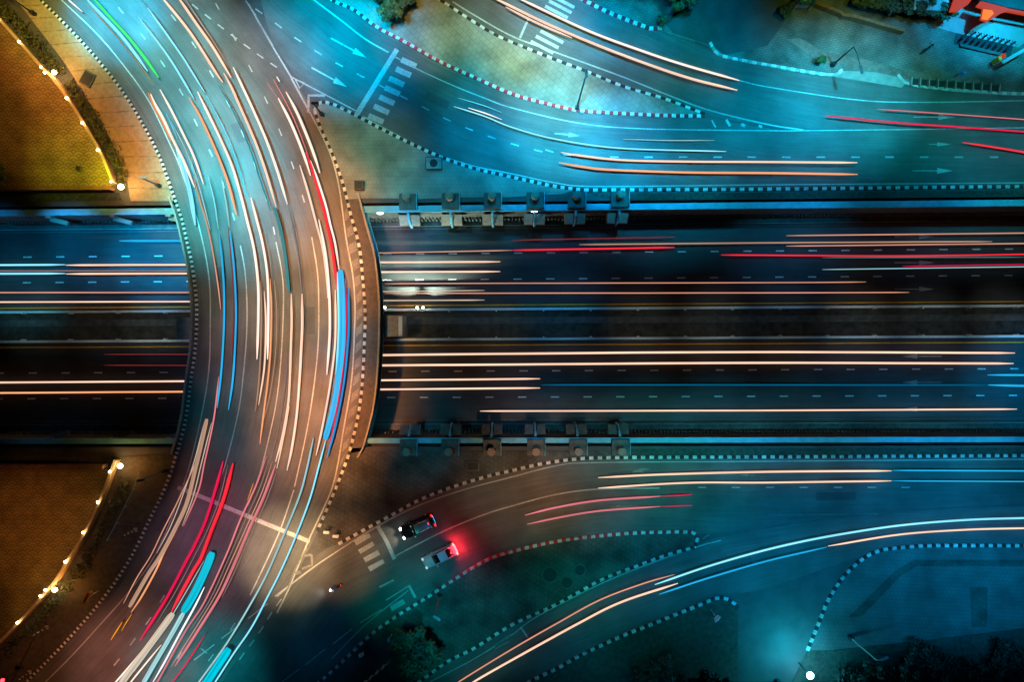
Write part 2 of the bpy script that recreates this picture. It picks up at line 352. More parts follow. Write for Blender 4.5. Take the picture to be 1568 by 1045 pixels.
M = dict(
    asphalt=mat('asphalt', (0.06, 0.06, 0.062), 0.8, 0.3, 8.0),
    lane=lane_mat('lane_asphalt', (0.075, 0.074, 0.072)),
    dark_lane=lane_mat('dark_lane_asphalt', (0.05, 0.05, 0.052)),
    paint=mat('road_paint', (0.30, 0.30, 0.29), 0.7, 0.35, 5.0),
    bpaint=mat('fresh_road_paint', (0.6, 0.6, 0.57), 0.7, 0.25, 5.0),
    faint=mat('worn_road_paint', (0.13, 0.13, 0.125), 0.7, 0.4, 4.0),
    yellow=mat('yellow_road_paint', (0.95, 0.42, 0.02), 0.7, 0.25, 5.0),
    kwhite=mat('kerb_white', (0.42, 0.42, 0.40), 0.7, 0.5, 2.5), kblack=mat('kerb_black', (0.018, 0.018, 0.02), 0.7, 0.3, 5.0),
    kred=mat('kerb_red', (0.42, 0.02, 0.035), 0.7, 0.4, 2.5), kplain=mat('kerb_concrete', (0.27, 0.26, 0.24), 0.8, 0.3, 4.0),
    concrete=mat('concrete', (0.24, 0.235, 0.22), 0.85, 0.35, 1.6, bump=0.2), dconcrete=mat('stained_concrete', (0.09, 0.09, 0.085), 0.9, 0.45, 1.2, bump=0.2),
    pinkc=mat('reddish_concrete', (0.26, 0.18, 0.14), 0.85, 0.3, 2.0), deck=mat('deck_concrete', (0.075, 0.065, 0.058), 0.85, 0.3, 2.0),
    bluep=mat('blue_painted_beam', (0.12, 0.36, 0.46), 0.6, 0.25, 1.0),
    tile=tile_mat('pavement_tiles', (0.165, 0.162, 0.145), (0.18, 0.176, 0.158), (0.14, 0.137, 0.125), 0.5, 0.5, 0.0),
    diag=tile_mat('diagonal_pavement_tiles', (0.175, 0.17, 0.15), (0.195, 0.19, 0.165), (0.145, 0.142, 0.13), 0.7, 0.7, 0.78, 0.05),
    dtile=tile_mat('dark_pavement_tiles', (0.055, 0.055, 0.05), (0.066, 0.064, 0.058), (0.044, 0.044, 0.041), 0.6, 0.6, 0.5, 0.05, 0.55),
    brick=tile_mat('block_pavement', (0.13, 0.122, 0.105), (0.105, 0.10, 0.09), (0.08, 0.078, 0.072), 0.6, 0.3, -0.2, 0.05, 0.5),
    btile=tile_mat('grid_pavement', (0.095, 0.095, 0.095), (0.10, 0.10, 0.10), (0.08, 0.08, 0.08), 0.5, 0.5, 0.05, 0.05, 0.3),
    red_path=mat('red_paving', (0.16, 0.105, 0.09), 0.85, 0.35, 2.5), apron=mat('apron_concrete', (0.21, 0.20, 0.18), 0.85, 0.25, 1.2),
    scallop=scallop_mat('fan_paving', (0.15, 0.105, 0.025), (0.25, 0.18, 0.05)),
    verge=slab_mat('verge_slabs', (0.25, 0.19, 0.12), (0.09, 0.065, 0.045), 2.15, 0.10),
    dverge=mat('verge_soil', (0.06, 0.05, 0.04), 0.9, 0.4, 2.0),
    soil=mat('soil', (0.055, 0.05, 0.042), 0.95, 0.6, 1.1, bump=0.3), wallp=mat('garden_wall', (0.42, 0.33, 0.2), 0.8, 0.25, 3.0),
    grass=mat('grass_ground', (0.038, 0.047, 0.040), 0.95, 0.55, 2.2, bump=0.4),
    leaf=mat('leaves', (0.055, 0.075, 0.025), 0.7, 0.5, 1.5), leaf_y=mat('yellow_green_leaves', (0.10, 0.10, 0.022), 0.7, 0.5, 1.5), leaf_d=mat('dark_leaves', (0.045, 0.07, 0.04), 0.7, 0.5, 1.5),  # leaf_y is a yellower green of its own
    leaf_dd=mat('very_dark_leaves', (0.022, 0.034, 0.026), 0.7, 0.5, 1.5),
    bark=mat('bark', (0.09, 0.06, 0.04), 0.9, 0.3, 8.0), metal=mat('galvanised_metal', (0.80, 0.82, 0.82), 0.5, 0.15, 4.0),
    polem=mat('weathered_pole_metal', (0.20, 0.21, 0.21), 0.55, 0.2, 4.0),
    dmetal=mat('dark_metal', (0.04, 0.045, 0.05), 0.5, 0.2, 4.0, metallic=0.5), orange=emit('glowing_orange_panel', (1.0, 0.24, 0.01), 1.0), redroof=emit('glowing_red_panel', (0.55, 0.05, 0.015), 0.85),  # orange and redroof: glow added so the roof colour shows under cyan light
    corr=mat('corrugated_metal', (0.30, 0.36, 0.36), 0.5, 0.15, 1.0), forecourt=mat('forecourt_concrete', (0.20, 0.21, 0.21), 0.6, 0.15, 1.0),
    black_paint=mat('black_car_paint', (0.010, 0.010, 0.012), 0.2, 0.1, 1.0, spec=0.6), silver=mat('silver_car_paint', (0.33, 0.36, 0.37), 0.35, 0.05, 1.0, spec=0.5),
    glass=mat('dark_car_glass', (0.006, 0.007, 0.009), 0.08, 0.1, 1.0, spec=0.7), rubber=mat('rubber', (0.012, 0.012, 0.012), 0.8, 0.2, 4.0),
    blue_cloth=mat('blue_cloth', (0.03, 0.12, 0.35), 0.8, 0.2, 4.0), skin=mat('skin', (0.42, 0.26, 0.18), 0.6, 0.05, 2.0), helmet=mat('white_helmet', (0.6, 0.6, 0.6), 0.3, 0.05, 2.0),
    white=mat('white_paint', (0.7, 0.7, 0.68), 0.5, 0.1, 3.0), ysign=mat('yellow_sign', (0.75, 0.45, 0.02), 0.5, 0.1, 2.0), bsign=mat('blue_sign', (0.03, 0.2, 0.55), 0.5, 0.1, 2.0), osign=mat('orange_sign', (0.8, 0.28, 0.02), 0.5, 0.1, 2.0),
    brownw=mat('brown_wall', (0.22, 0.11, 0.06), 0.85, 0.35, 2.0), tarp=mat('blue_tarpaulin', (0.05, 0.22, 0.36), 0.6, 0.3, 2.0), pit=mat('dark_cover', (0.02, 0.02, 0.022), 0.7, 0.3, 3.0),
    crim_paint=mat('dark_red_paint', (0.25, 0.01, 0.03), 0.3, 0.1, 1.0), navy_paint=mat('navy_paint', (0.015, 0.03, 0.09), 0.3, 0.1, 1.0),
    e_bulb=emit('warm_bulb', (1.0, 0.66, 0.30), 30.0), e_flood=emit('warm_flood', (1.0, 0.70, 0.32), 60.0), e_white=emit('white_lamp', (0.9, 1.0, 0.85), 30.0), e_wall=emit('wall_lamp', (0.85, 0.95, 1.0), 14.0),
    e_cyan=emit('cyan_lamp', (0.45, 0.95, 1.0), 60.0), e_head=emit('headlamp', (1.0, 0.95, 0.85), 14.0), e_dim=emit('side_lamp', (0.6, 0.9, 1.0), 0.7), e_tail=emit('tail_lamp', (1.0, 0.02, 0.02), 3.0), e_brake=emit('brake_lamp', (1.0, 0.06, 0.05), 16.0),
    e_red=emit('red_signal', (1.0, 0.02, 0.03), 9.0), e_blue=emit('blue_plate_lamp', (0.05, 0.45, 0.9), 1.2),
)
TC = dict(
    peach=((1.0, 0.65, 0.48), 1.1), hot=((1.0, 0.78, 0.66), 1.2), orange=((1.0, 0.42, 0.20), 1.0), salmon=((0.90, 0.40, 0.28), 0.75), tan=((0.72, 0.42, 0.28), 0.6), beige=((0.78, 0.64, 0.50), 0.72),
    cyan=((0.10, 0.78, 1.0), 1.0), ice=((0.28, 0.82, 1.0), 1.1), white=((0.95, 0.95, 1.0), 1.2), pale=((0.40, 0.72, 0.76), 0.8), green=((0.06, 0.95, 0.16), 1.0), gold=((0.75, 0.42, 0.08), 0.55),
    blue=((0.0, 0.30, 0.70), 0.95), sky=((0.02, 0.48, 0.88), 0.9), barcyan=((0.0, 0.50, 0.66), 0.95), red=((1.0, 0.025, 0.05), 1.0), crimson=((0.86, 0.01, 0.09), 0.9), dred=((0.45, 0.05, 0.06), 0.5),
    pink=((0.92, 0.26, 0.30), 0.75), mauve=((0.40, 0.27, 0.28), 0.6), teal=((0.05, 0.30, 0.32), 0.7), dblue=((0.0, 0.15, 0.30), 0.7), flame=((1.0, 0.30, 0.05), 1.0), amber=((1.0, 0.38, 0.02), 0.8),
)
def trail_mat(name, col, s, flat):
    m = emit(name, col, s); N = m.node_tree.nodes; L = m.node_tree.links; b = N['Principled BSDF']
    tc = N.new('ShaderNodeTexCoord'); sp = N.new('ShaderNodeSeparateXYZ'); L.new(tc.outputs['UV'], sp.inputs[0])
    cb = N.new('ShaderNodeCombineXYZ'); L.new(mathn(N, L, 'MULTIPLY', sp.outputs[0], 9.0 if flat else 5.0), cb.inputs[0]); L.new(mathn(N, L, 'MULTIPLY', sp.outputs[1], 0.07), cb.inputs[1])
    n = N.new('ShaderNodeTexNoise'); n.inputs['Scale'].default_value = 1.0; n.inputs['Detail'].default_value = 3; L.new(cb.outputs[0], n.inputs['Vector'])
    mr = N.new('ShaderNodeMapRange'); mr.inputs[1].default_value = 0.3; mr.inputs[2].default_value = 0.7; mr.inputs[3].default_value = 0.62; mr.inputs[4].default_value = 1.25; L.new(n.outputs[0], mr.inputs[0])
    k = mr.outputs[0]
    if not flat:
        top = mathn(N, L, 'SINE', mathn(N, L, 'MULTIPLY', sp.outputs[0], 2 * math.pi))
        q = N.new('ShaderNodeMapRange'); q.inputs[1].default_value = 0.1; q.inputs[2].default_value = 0.92; q.inputs[3].default_value = 0.0; q.inputs[4].default_value = 1.0; L.new(top, q.inputs[0])
        mx = N.new('ShaderNodeMix'); mx.data_type = 'RGBA'; L.new(q.outputs[0], mx.inputs['Factor'])
        mx.inputs[6].default_value = (*[c ** 1.35 * 0.72 for c in col], 1); mx.inputs[7].default_value = (*col, 1)
        L.new(mx.outputs[2], b.inputs['Emission Color'])
    L.new(mathn(N, L, 'MULTIPLY', k, s * 1.2), b.inputs['Emission Strength'])
    return m
TM = {k: trail_mat('trail_' + k, c, s, False) for k, (c, s) in TC.items()}
TF = {k: trail_mat('band_' + k, c, s, True) for k, (c, s) in TC.items()}

# ------------------------------------------------------------------ helpers
def tag(o, label=None, cat=None, group=None, kind=None):
    if label: o['label'] = label
    if cat: o['category'] = cat
    if group: o['group'] = group
    if kind: o['kind'] = kind
    return o
def link(name, bm, mats, parent=None, smooth=False):
    me = bpy.data.meshes.new(name); bm.normal_update(); bm.to_mesh(me); bm.free()
    for m in (mats if isinstance(mats, (list, tuple)) else [mats]): me.materials.append(m)
    if smooth:
        for p in me.polygons: p.use_smooth = True
    o = bpy.data.objects.new(name, me); COL.objects.link(o)
    if parent: o.parent = parent
    return o
def thing(name, loc, label, cat, group=None, rz=0.0):
    o = bpy.data.objects.new(name, None); COL.objects.link(o); o.location = loc; o.rotation_euler = (0, 0, rz); o.empty_display_size = 0.3
    return tag(o, label, cat, group)
def copy_tree(o, parent=None):
    c = o.copy(); COL.objects.link(c)
    if parent: c.parent = parent
    for ch in list(o.children): copy_tree(ch, c)
    return c
def smooth(pts, step=8.0):    # Catmull-Rom through the points, resampled at equal steps
    pts = [Vector((p[0], p[1], 0)) for p in pts]
    if len(pts) == 2: dense = [pts[0].lerp(pts[1], i / 40) for i in range(41)]
    else:
        q = [2 * pts[0] - pts[1]] + pts + [2 * pts[-1] - pts[-2]]; dense = []
        for i in range(1, len(q) - 2):
            for s in range(24):
                t = s / 24.0; a, b, c, d = q[i - 1], q[i], q[i + 1], q[i + 2]
                dense.append(0.5 * ((2 * b) + (c - a) * t + (2 * a - 5 * b + 4 * c - d) * t * t + (3 * b - a - 3 * c + d) * t ** 3))
        dense.append(q[-2])
    return resample(dense, step)
def resample(dense, step):
    tot = sum((dense[i + 1] - dense[i]).length for i in range(len(dense) - 1)); n = max(1, int(round(tot / step))); out = [dense[0]]; acc = 0.0; k = 1
    for i in range(len(dense) - 1):
        L_ = (dense[i + 1] - dense[i]).length
        while k < n and acc + L_ >= k * tot / n:
            out.append(dense[i].lerp(dense[i + 1], (k * tot / n - acc) / max(L_, 1e-9))); k += 1
        acc += L_
    out.append(dense[-1]); return out
def W(pts, z, step=None):
    if step: pts = smooth(pts, step)
    return [P(p[0], p[1], z) for p in pts]
def sides(path):
    out = []
    for i in range(len(path)):
        d = (path[min(i + 1, len(path) - 1)] - path[max(i - 1, 0)]); d.z = 0; d.normalize(); out.append(Vector((-d.y, d.x, 0)))
    return out
def ribbon(bm, path, wid, mi=0):
    s = sides(path); vs = [(bm.verts.new(p - n * wid / 2), bm.verts.new(p + n * wid / 2)) for p, n in zip(path, s)]
    for a, b in zip(vs, vs[1:]):
        f = bm.faces.new((a[0], b[0], b[1], a[1])); f.material_index = mi
        if f.normal.z < 0: pass
def bar(bm, path, wid, hei, mi=None, alt=None, z0=None, chamfer=0.0):   # solid strip of rectangular section along a path
    s = sides(path); rings = []
    for p, n in zip(path, s):
        c = chamfer
        sec = [(-wid / 2, 0), (wid / 2, 0), (wid / 2, hei - c), (wid / 2 - c, hei), (-wid / 2 + c, hei), (-wid / 2, hei - c)] if c else [(-wid / 2, 0), (wid / 2, 0), (wid / 2, hei), (-wid / 2, hei)]
        rings.append([bm.verts.new(p + n * a + Vector((0, 0, b))) for a, b in sec])
    m = len(rings[0])
    for i, (a, b) in enumerate(zip(rings, rings[1:])):
        for j in range(m):
            f = bm.faces.new((a[j], a[(j + 1) % m], b[(j + 1) % m], b[j])); f.material_index = (i % 2) if alt else (mi or 0)
    f = bm.faces.new(list(reversed(rings[0]))); f.material_index = mi or 0
    f = bm.faces.new(rings[-1]); f.material_index = ((len(rings)) % 2) if alt else (mi or 0)
def tube(bm, path, r, seg=8, r2=None, mi=0):
    rings = []; n = len(path)
    for i, p in enumerate(path):
        d = (path[min(i + 1, n - 1)] - path[max(i - 1, 0)]).normalized(); up = Vector((0, 0, 1)) if abs(d.z) < 0.9 else Vector((1, 0, 0))
        a = d.cross(up).normalized(); b = a.cross(d); rr = r if r2 is None else r + (r2 - r) * i / max(1, n - 1)
        rings.append([bm.verts.new(p + (a * math.cos(t) + b * math.sin(t)) * rr) for t in [2 * math.pi * k / seg for k in range(seg)]])
    for a, b in zip(rings, rings[1:]):
        for j in range(seg):
            f = bm.faces.new((a[j], a[(j + 1) % seg], b[(j + 1) % seg], b[j])); f.material_index = mi
    bm.faces.new(list(reversed(rings[0]))).material_index = mi; bm.faces.new(rings[-1]).material_index = mi
def box(bm, c, s, rz=0.0, mi=0, bev=0.0):
    r = bmesh.ops.create_cube(bm, size=1.0); vs = r['verts']
    bmesh.ops.scale(bm, vec=s, verts=vs)
    if bev:
        es = list({e for v in vs for e in v.link_edges}); b = bmesh.ops.bevel(bm, geom=es, offset=bev, segments=2, affect='EDGES', clamp_overlap=True); vs = list({v for f in b['faces'] for v in f.verts} | {v for v in vs if v.is_valid})
    bmesh.ops.rotate(bm, cent=(0, 0, 0), matrix=Matrix.Rotation(rz, 3, 'Z'), verts=vs); bmesh.ops.translate(bm, vec=c, verts=vs)
    for v in vs:
        for f in v.link_faces: f.material_index = mi
def prism(bm, pts, z0, z1, mi=0):
    top = [bm.verts.new((p.x, p.y, z1)) for p in pts]; bot = [bm.verts.new((p.x, p.y, z0)) for p in pts]
    f = bm.faces.new(top); f.normal_update()
    if f.normal.z < 0: f.normal_flip()
    f.material_index = mi; n = len(pts)
    for i in range(n):
        bm.faces.new((bot[i], bot[(i + 1) % n], top[(i + 1) % n], top[i])).material_index = mi
    bm.faces.new(bot).material_index = mi
    bmesh.ops.recalc_face_normals(bm, faces=bm.faces)
def surface(name, pts, z, m, step=None):
    bm = bmesh.new(); f = bm.faces.new([bm.verts.new(p) for p in W(pts, z, step)]); f.normal_update()
    if f.normal.z < 0: f.normal_flip()
    return tag(link(name, bm, m), kind='structure')
def slab(name, pts, m, h=0.13):
    bm = bmesh.new(); prism(bm, W(pts, 0.0), -0.1, h); return tag(link(name, bm, m), kind='structure')
def road_strip(name, left, right, z, m, n=90, uscale=1.0):
    a = smooth(left, 3.0); b = smooth(right, 3.0); bm = bmesh.new(); uv = bm.loops.layers.uv.new('UVMap'); rows = []; v = 0.0
    for i in range(n + 1):
        p = P(*a[round(i * (len(a) - 1) / n)][:2], z); q = P(*b[round(i * (len(b) - 1) / n)][:2], z)
        if rows: v += ((p + q) / 2 - (rows[-1][4] + rows[-1][5]) / 2).length
        rows.append((bm.verts.new(p), bm.verts.new(q), v, (p - q).length, p, q))
    for r, s in zip(rows, rows[1:]):
        f = bm.faces.new((r[0], r[1], s[1], s[0]))
        for lp, c in zip(f.loops, ((0, r[2]), (r[3], r[2]), (s[3], s[2]), (0, s[2]))): lp[uv].uv = c
    return tag(link(name, bm, m), kind='structure')
def lines(name, items, z, m):   # painted lines: (points, width in pixels)
    bm = bmesh.new()
    for k, (pts, wd) in enumerate(items): ribbon(bm, W(pts, z + 0.0002 * (k % 8), 10.0 if len(pts) > 2 and name != 'nose_marking' else None), wd / PX)
    return tag(link(name, bm, m), kind='structure')
def polys(name, items, z, m):
    bm = bmesh.new()
    for k, pts in enumerate(items):
        f = bm.faces.new([bm.verts.new(p) for p in W(pts, z + 0.0002 * (k % 8))]); f.normal_update()
        if f.normal.z < 0: f.normal_flip()
    return tag(link(name, bm, m), kind='structure')
def kerb(label, pts, half_px, cols, wid=0.34, h=0.19, group='painted kerbs'):
    path = [P(p[0], p[1], 0.0) for p in smooth(pts, half_px)]; bm = bmesh.new(); bar(bm, path, wid, h, alt=True, chamfer=0.03)
    return tag(link('kerb', bm, [M[c] for c in cols]), label, 'kerb', group)
BW, RW = ('kwhite', 'kblack'), ('kred', 'kwhite')
def leaves(bm, c, rad, n, size, mi=0, shell=0.45):
    for _ in range(n):
        d = Vector((random.gauss(0, 1), random.gauss(0, 1), random.gauss(0, 1))).normalized(); q = shell + (1 - shell) * random.random()
        p = Vector(c) + Vector((d.x * rad[0], d.y * rad[1], d.z * rad[2])) * q
        nrm = (d + Vector((random.gauss(0, .5), random.gauss(0, .5), random.gauss(0, .5) + .4))).normalized()
        a = nrm.orthogonal().normalized(); a = Matrix.Rotation(random.random() * 6.28, 3, nrm) @ a; b = nrm.cross(a); s = size * (0.6 + 0.8 * random.random())
        f = bm.faces.new([bm.verts.new(p + a * s), bm.verts.new(p + b * s * .5), bm.verts.new(p - a * s), bm.verts.new(p - b * s * .5)]); f.material_index = mi

# ------------------------------------------------------------------ the underpass
def ty(y0, x): return y0 + (-0.010 + (y0 - 310) * (0.008 / 365.0)) * (x - 784)
XL, XR = -1600.0, 3200.0
def T(x, y0, z): return P(x, ty(y0, x), z)
def long_strip(name, ya, za, yb, zb, m, kind='structure'):
    bm = bmesh.new(); uv = bm.loops.layers.uv.new('UVMap')
    a, b, c, d = T(XL, ya, za), T(XR, ya, za), T(XR, yb, zb), T(XL, yb, zb)
    f = bm.faces.new([bm.verts.new(p) for p in (d, c, b, a)])
    for lp, q in zip(f.loops, ((0, 0), (0, (b - a).length), ((b - c).length, (b - a).length), ((d - a).length, 0))): lp[uv].uv = q
    f.normal_update()
    return tag(link(name, bm, m), kind=kind)
def section(name, pts, m, x0=XL, x1=XR, parent=None):   # solid of the given (y0, z) section along the underpass
    bm = bmesh.new(); A = [bm.verts.new(T(x0, y, z)) for y, z in pts]; B = [bm.verts.new(T(x1, y, z)) for y, z in pts]; n = len(pts)
    for i in range(n): bm.faces.new((A[i], A[(i + 1) % n], B[(i + 1) % n], B[i]))
    bm.faces.new(list(reversed(A))); bm.faces.new(B); bmesh.ops.recalc_face_normals(bm, faces=bm.faces)
    return link(name, bm, m, parent)
ZT = -6.0
def zy(y, z): return 522.5 + (y - 522.5) * H / (H - z)     # photo row of a street-level row lowered straight down to z
long_strip('underpass_road', 335, ZT, 662, ZT, M['dark_lane'])
long_strip('median_ground', 477.5, ZT + 0.02, 517.0, ZT + 0.02, M['soil'])
long_strip('drain_cover', 486, ZT + 0.04, 496, ZT + 0.04, M['dconcrete'])
# street level north and south of the cut, out to the horizon
for nm, ya, yb in (('road', -60, 309), ('road', 684, 1110)): long_strip(nm, ya, 0.0, yb, 0.0, M['asphalt'])
for y_in, y_out in ((-60, -4200), (1110, 5200)): long_strip('ground', y_in, -0.02, y_out, -0.02, M['dverge'])
long_strip('gutter', 309, -1.6, 314, -1.6, M['pit']); long_strip('gutter', 679, -1.6, 684, -1.6, M['pit'])
for label, ys, led in (('concrete retaining wall along the upper edge of the underpass, blue painted coping', (313.5, 323.0, 300), (336.5, 346.0)),
                       ('concrete retaining wall along the lower edge of the underpass, blue painted coping', (679.0, 671.0, 692), (659.5, 649.0))):
    t = thing('retaining_wall', T(784, ys[0], 0), label, 'wall'); mid = t.location.copy()
    def part(nm, pts, m, t=t):
        o = section(nm, pts, m); o.parent = t; o.matrix_parent_inverse = Matrix.Translation(-mid)
        return o
    back = zy(ys[0], ZT); part('wall', [(ys[0], -0.42), (ys[1], -0.42), (zy(ys[1], ZT), ZT), (back, ZT)], M['dconcrete'])
    part('coping', [(ys[0], -0.08), (ys[1], -0.08), (zy(ys[1], -0.4), -0.42), (zy(ys[0], -0.4), -0.42)], M['bluep'])
    part('footing', [(zy(ys[1], ZT) + (0.4 if led[0] < 500 else -0.4), ZT + 0.01), (led[1], ZT + 0.01), (led[1], ZT + 0.25), (zy(ys[1], ZT) + (0.4 if led[0] < 500 else -0.4), ZT + 0.25)], M['dconcrete'])
    sgn = 1 if led[0] < 500 else -1
    part('rail', [(led[1] - sgn * 1.2, ZT + 0.25), (led[1], ZT + 0.25), (led[1], ZT + 0.55), (led[1] - sgn * 1.2, ZT + 0.55)], M['concrete'])
    bm = bmesh.new()
    for k in range(300):
        x = 20 + k * 5.5
        if 270 < x < 570: continue
        y = zy(ys[1], ZT + 0.6)
        box(bm, T(x, y + sgn * 1.2, ZT + 1.2) - mid, (0.16, 0.22, 1.9))
    o = link('rib', bm, M['dconcrete'], t); o['kind'] = 'stuff'
# crash barriers of the median
for label, y0, up in (('steel crash barrier along the upper edge of the median', 473.5, 1), ('steel crash barrier along the lower edge of the median', 519.5, -1)):
    t = thing('crash_barrier', T(784, y0, ZT), label, 'barrier'); mid = t.location.copy()
    o = section('rail', [(y0 - 1.9, ZT + 0.62), (y0 + 1.9, ZT + 0.62), (y0 + 1.9, ZT + 0.92), (y0 - 1.9, ZT + 0.92)], M['metal']); o.parent = t; o.matrix_parent_inverse = Matrix.Translation(-mid)
    for k in range(22):
        x = 40 + 72 * k
        if 265 < x < 620: continue
        bm = bmesh.new(); q = T(x, y0 + up * 3.0, ZT) - mid
        box(bm, q + Vector((0, 0, 0.45)), (0.16, 0.16, 0.9)); box(bm, q + Vector((0, up * 0.14, 0.76)), (0.6, 0.12, 0.22)); link('post', bm, M['metal'], t)
# painted lines on the underpass
def t_lines(name, items, m, z=ZT + 0.02):
    bm = bmesh.new()
    for y0, x0, x1, wd in items: ribbon(bm, [T(x0, y0, z), T(x1, y0, z)], wd / PX)
    return tag(link(name, bm, m), kind='structure')
t_lines('yellow_line', [(467.2, XL, XR, 2.0), (528.6, XL, XR, 1.8)], M['yellow'])
t_lines('edge_line', [(349.5, XL, XR, 1.2), (643.5, XL, XR, 1.0)], M['faint'])
t_lines('lane_dashes', [(y, x0 + 50.1 * k - 6.3, x0 + 50.1 * k + 6.3, 2.0) for y, x0 in ((387.8, -8), (427.6, -9), (568.4, 0), (608.6, -2)) for k in range(-2, 36)], M['bpaint'])
def arrow(x, y, L_, dirx, z, wd=1.6, hw=7.5, hl=23, ang=0.0):
    c, s = math.cos(ang), math.sin(ang); R = lambda u, v: (x + dirx * (u * c - v * s), y + dirx * (u * s + v * c))
    return [[R(-L_ / 2, -wd / 2), R(L_ / 2 - hl, -wd / 2), R(L_ / 2 - hl, wd / 2), R(-L_ / 2, wd / 2)], [R(L_ / 2 - hl + 0.01, -hw / 2), R(L_ / 2, 0), R(L_ / 2 - hl + 0.01, hw / 2)]]
polys('lane_arrow', arrow(1400, 362.5, 61, 1, 0) + arrow(1400, 402.5, 61, 1, 0) + arrow(1400, 443, 61, 1, 0) + arrow(1412, 546, 61, -1, 0) + arrow(1412, 586, 61, -1, 0) + arrow(1412, 627, 61, -1, 0), ZT + 0.02, M['paint'])

# ------------------------------------------------------------------ curved road on its bridge
LK = [(25, -40), (65, 2), (110, 47), (155, 97), (193, 147), (223, 197), (245, 240), (263, 290), (278, 333), (287, 370), (295, 408), (301, 458), (301.5, 498), (299, 538), (293, 581), (285, 641), (273, 688), (254, 746), (230, 796), (200, 856), (164, 910), (120, 963), (80, 1006), (40, 1046), (0, 1085)]
LE = [(58, -40), (95, 0), (147, 50), (187, 97), (227, 153), (260, 220), (280, 267), (305, 348), (320, 425), (322, 498), (320, 564), (311, 624), (296, 691), (280, 745), (255, 813), (230, 863), (195, 910), (160, 950), (110, 1005), (72, 1043), (30, 1085)]
RE = [(380, 5), (417, 70), (445, 117), (475, 173), (502, 226), (518, 280), (530, 365), (540, 420), (543.5, 465), (543, 500), (538.5, 581), (525, 664), (517, 713), (505.5, 756), (472, 829.6), (445, 896), (424, 940)]
RK = [(482, 170), (492, 197), (508, 233), (525, 280), (538.5, 333), (545, 355), (552, 388), (557, 441), (559.5, 481), (558.5, 521), (555, 588), (548.5, 638), (538.5, 681), (532, 703), (515.5, 746), (495.5, 793), (486, 813)]
PE = [(551, 305), (562, 348), (573.6, 391), (580, 448), (581, 498), (578.5, 564), (572, 624), (558.5, 678), (553, 692)]
RR = [(330, -40), (380, 5), (417, 70), (445, 117), (480, 168), (508, 233), (525, 280), (538.5, 333), (552, 388), (559.5, 481), (555, 588), (548.5, 638), (532, 703), (515.5, 746), (487, 813), (445, 896), (400, 965), (350, 1030), (320, 1085)]
road_strip('bridge_road', LK, RR, 0.012, M['lane'], 160)
t = thing('road_bridge', P(430, 500, 0), 'curved concrete bridge deck carrying the wide road over the underpass', 'bridge'); mid = t.location.copy()
bm = bmesh.new(); lft = [p for p in smooth(LK, 8) if 300 < p.y < 696]; rgt = [p for p in smooth([(549, 297)] + PE + [(548, 700)], 8)]
poly = [P(p.x - 7.5, p.y) for p in lft] + [P(p.x, p.y) for p in reversed(rgt)]
prism(bm, poly, -1.3, 0.0); o = link('deck', bm, M['deck'], t); o.matrix_parent_inverse = Matrix.Translation(-mid)
bm = bmesh.new(); bar(bm, [P(p.x + 0.5, p.y, 0.003) for p in rgt], 0.22, 0.5); o = link('parapet', bm, M['kplain'], t); o.matrix_parent_inverse = Matrix.Translation(-mid)
bm = bmesh.new(); bar(bm, [P(p.x - 6.8, p.y, 0.003) for p in lft], 0.22, 0.42); o = link('parapet', bm, M['kplain'], t); o.matrix_parent_inverse = Matrix.Translation(-mid)
bm = bmesh.new(); bar(bm, [P(p.x + 4.6, p.y, -1.25) for p in rgt], 0.34, 0.3); o = link('fascia', bm, M['bluep'], t); o.matrix_parent_inverse = Matrix.Translation(-mid)
bm = bmesh.new(); prism(bm, [T(270, 484, -1.5), T(617, 482, -1.5), T(617, 515, -1.5), T(270, 517, -1.5)], -6.0, -1.45); o = link('pier', bm, M['concrete'], t); o.matrix_parent_inverse = Matrix.Translation(-mid)
bm = bmesh.new(); prism(bm, [T(610.5, 484, -1.4), T(616, 484, -1.4), T(616, 513.5, -1.4), T(610.5, 513.5, -1.4)], -1.44, -1.2); o = link('bearing_strip', bm, M['white'], t); o.matrix_parent_inverse = Matrix.Translation(-mid)
# footway between right kerb and parapet
bm = bmesh.new(); fk = [p for p in smooth(RK, 8) if 300 < p.y < 694]
prism(bm, [P(p.x + 2.5, p.y) for p in fk] + [P(p.x - 1.2, p.y) for p in reversed(rgt) if 302 < p.y < 692], 0.002, 0.15); tag(link('footway', bm, M['deck']), kind='structure')
kerb('black and white kerb along the left edge of the curved road', LK, 3.7, BW, 0.36)
kerb('black and white kerb along the right edge of the curved road, beside the hatched strip', RK, 6.3, BW, 0.36)
bm = bmesh.new()
Z1 = 0.032
lines('edge_line', [(LE, 1.9), (RE, 2.2)], Z1, M['paint'])
lines('lane_line', [([(368, 376), (374.7, 412.7), (378, 458.7), (377.6, 512), (373, 570), (365.7, 627), (350, 694), (338, 732), (318, 790)], 1.8),
                    ([(422.6, 370.6), (432, 420), (434, 462.5), (431, 539), (424, 610), (412, 670), (398, 725), (380, 775)], 1.8),
                    ([(477.4, 363), (486, 416.6), (488, 458.7), (487, 530), (479, 604), (468, 669), (451, 746)], 1.8), ([(450, 751), (428, 815), (399, 879), (383, 912)], 2.0)], Z1, M['paint'])
def dashes(pts, on, gap, wd):
    d = smooth(pts, 1.0); out = []; i = 0
    while i + on < len(d): out.append(([d[i], d[i + int(on / 2)], d[i + on]], wd)); i += on + gap
    return out
dl = []
dl += dashes([(181, 11), (218, 54), (249, 97), (277, 140), (301, 190), (324, 237), (342, 283), (357, 330), (364, 352)], 12, 40, 1.9)
dl += dashes([(262, 22), (298, 70), (327, 118), (353, 165), (376, 215), (396, 268), (412, 320), (421, 360)], 12, 40, 1.9)
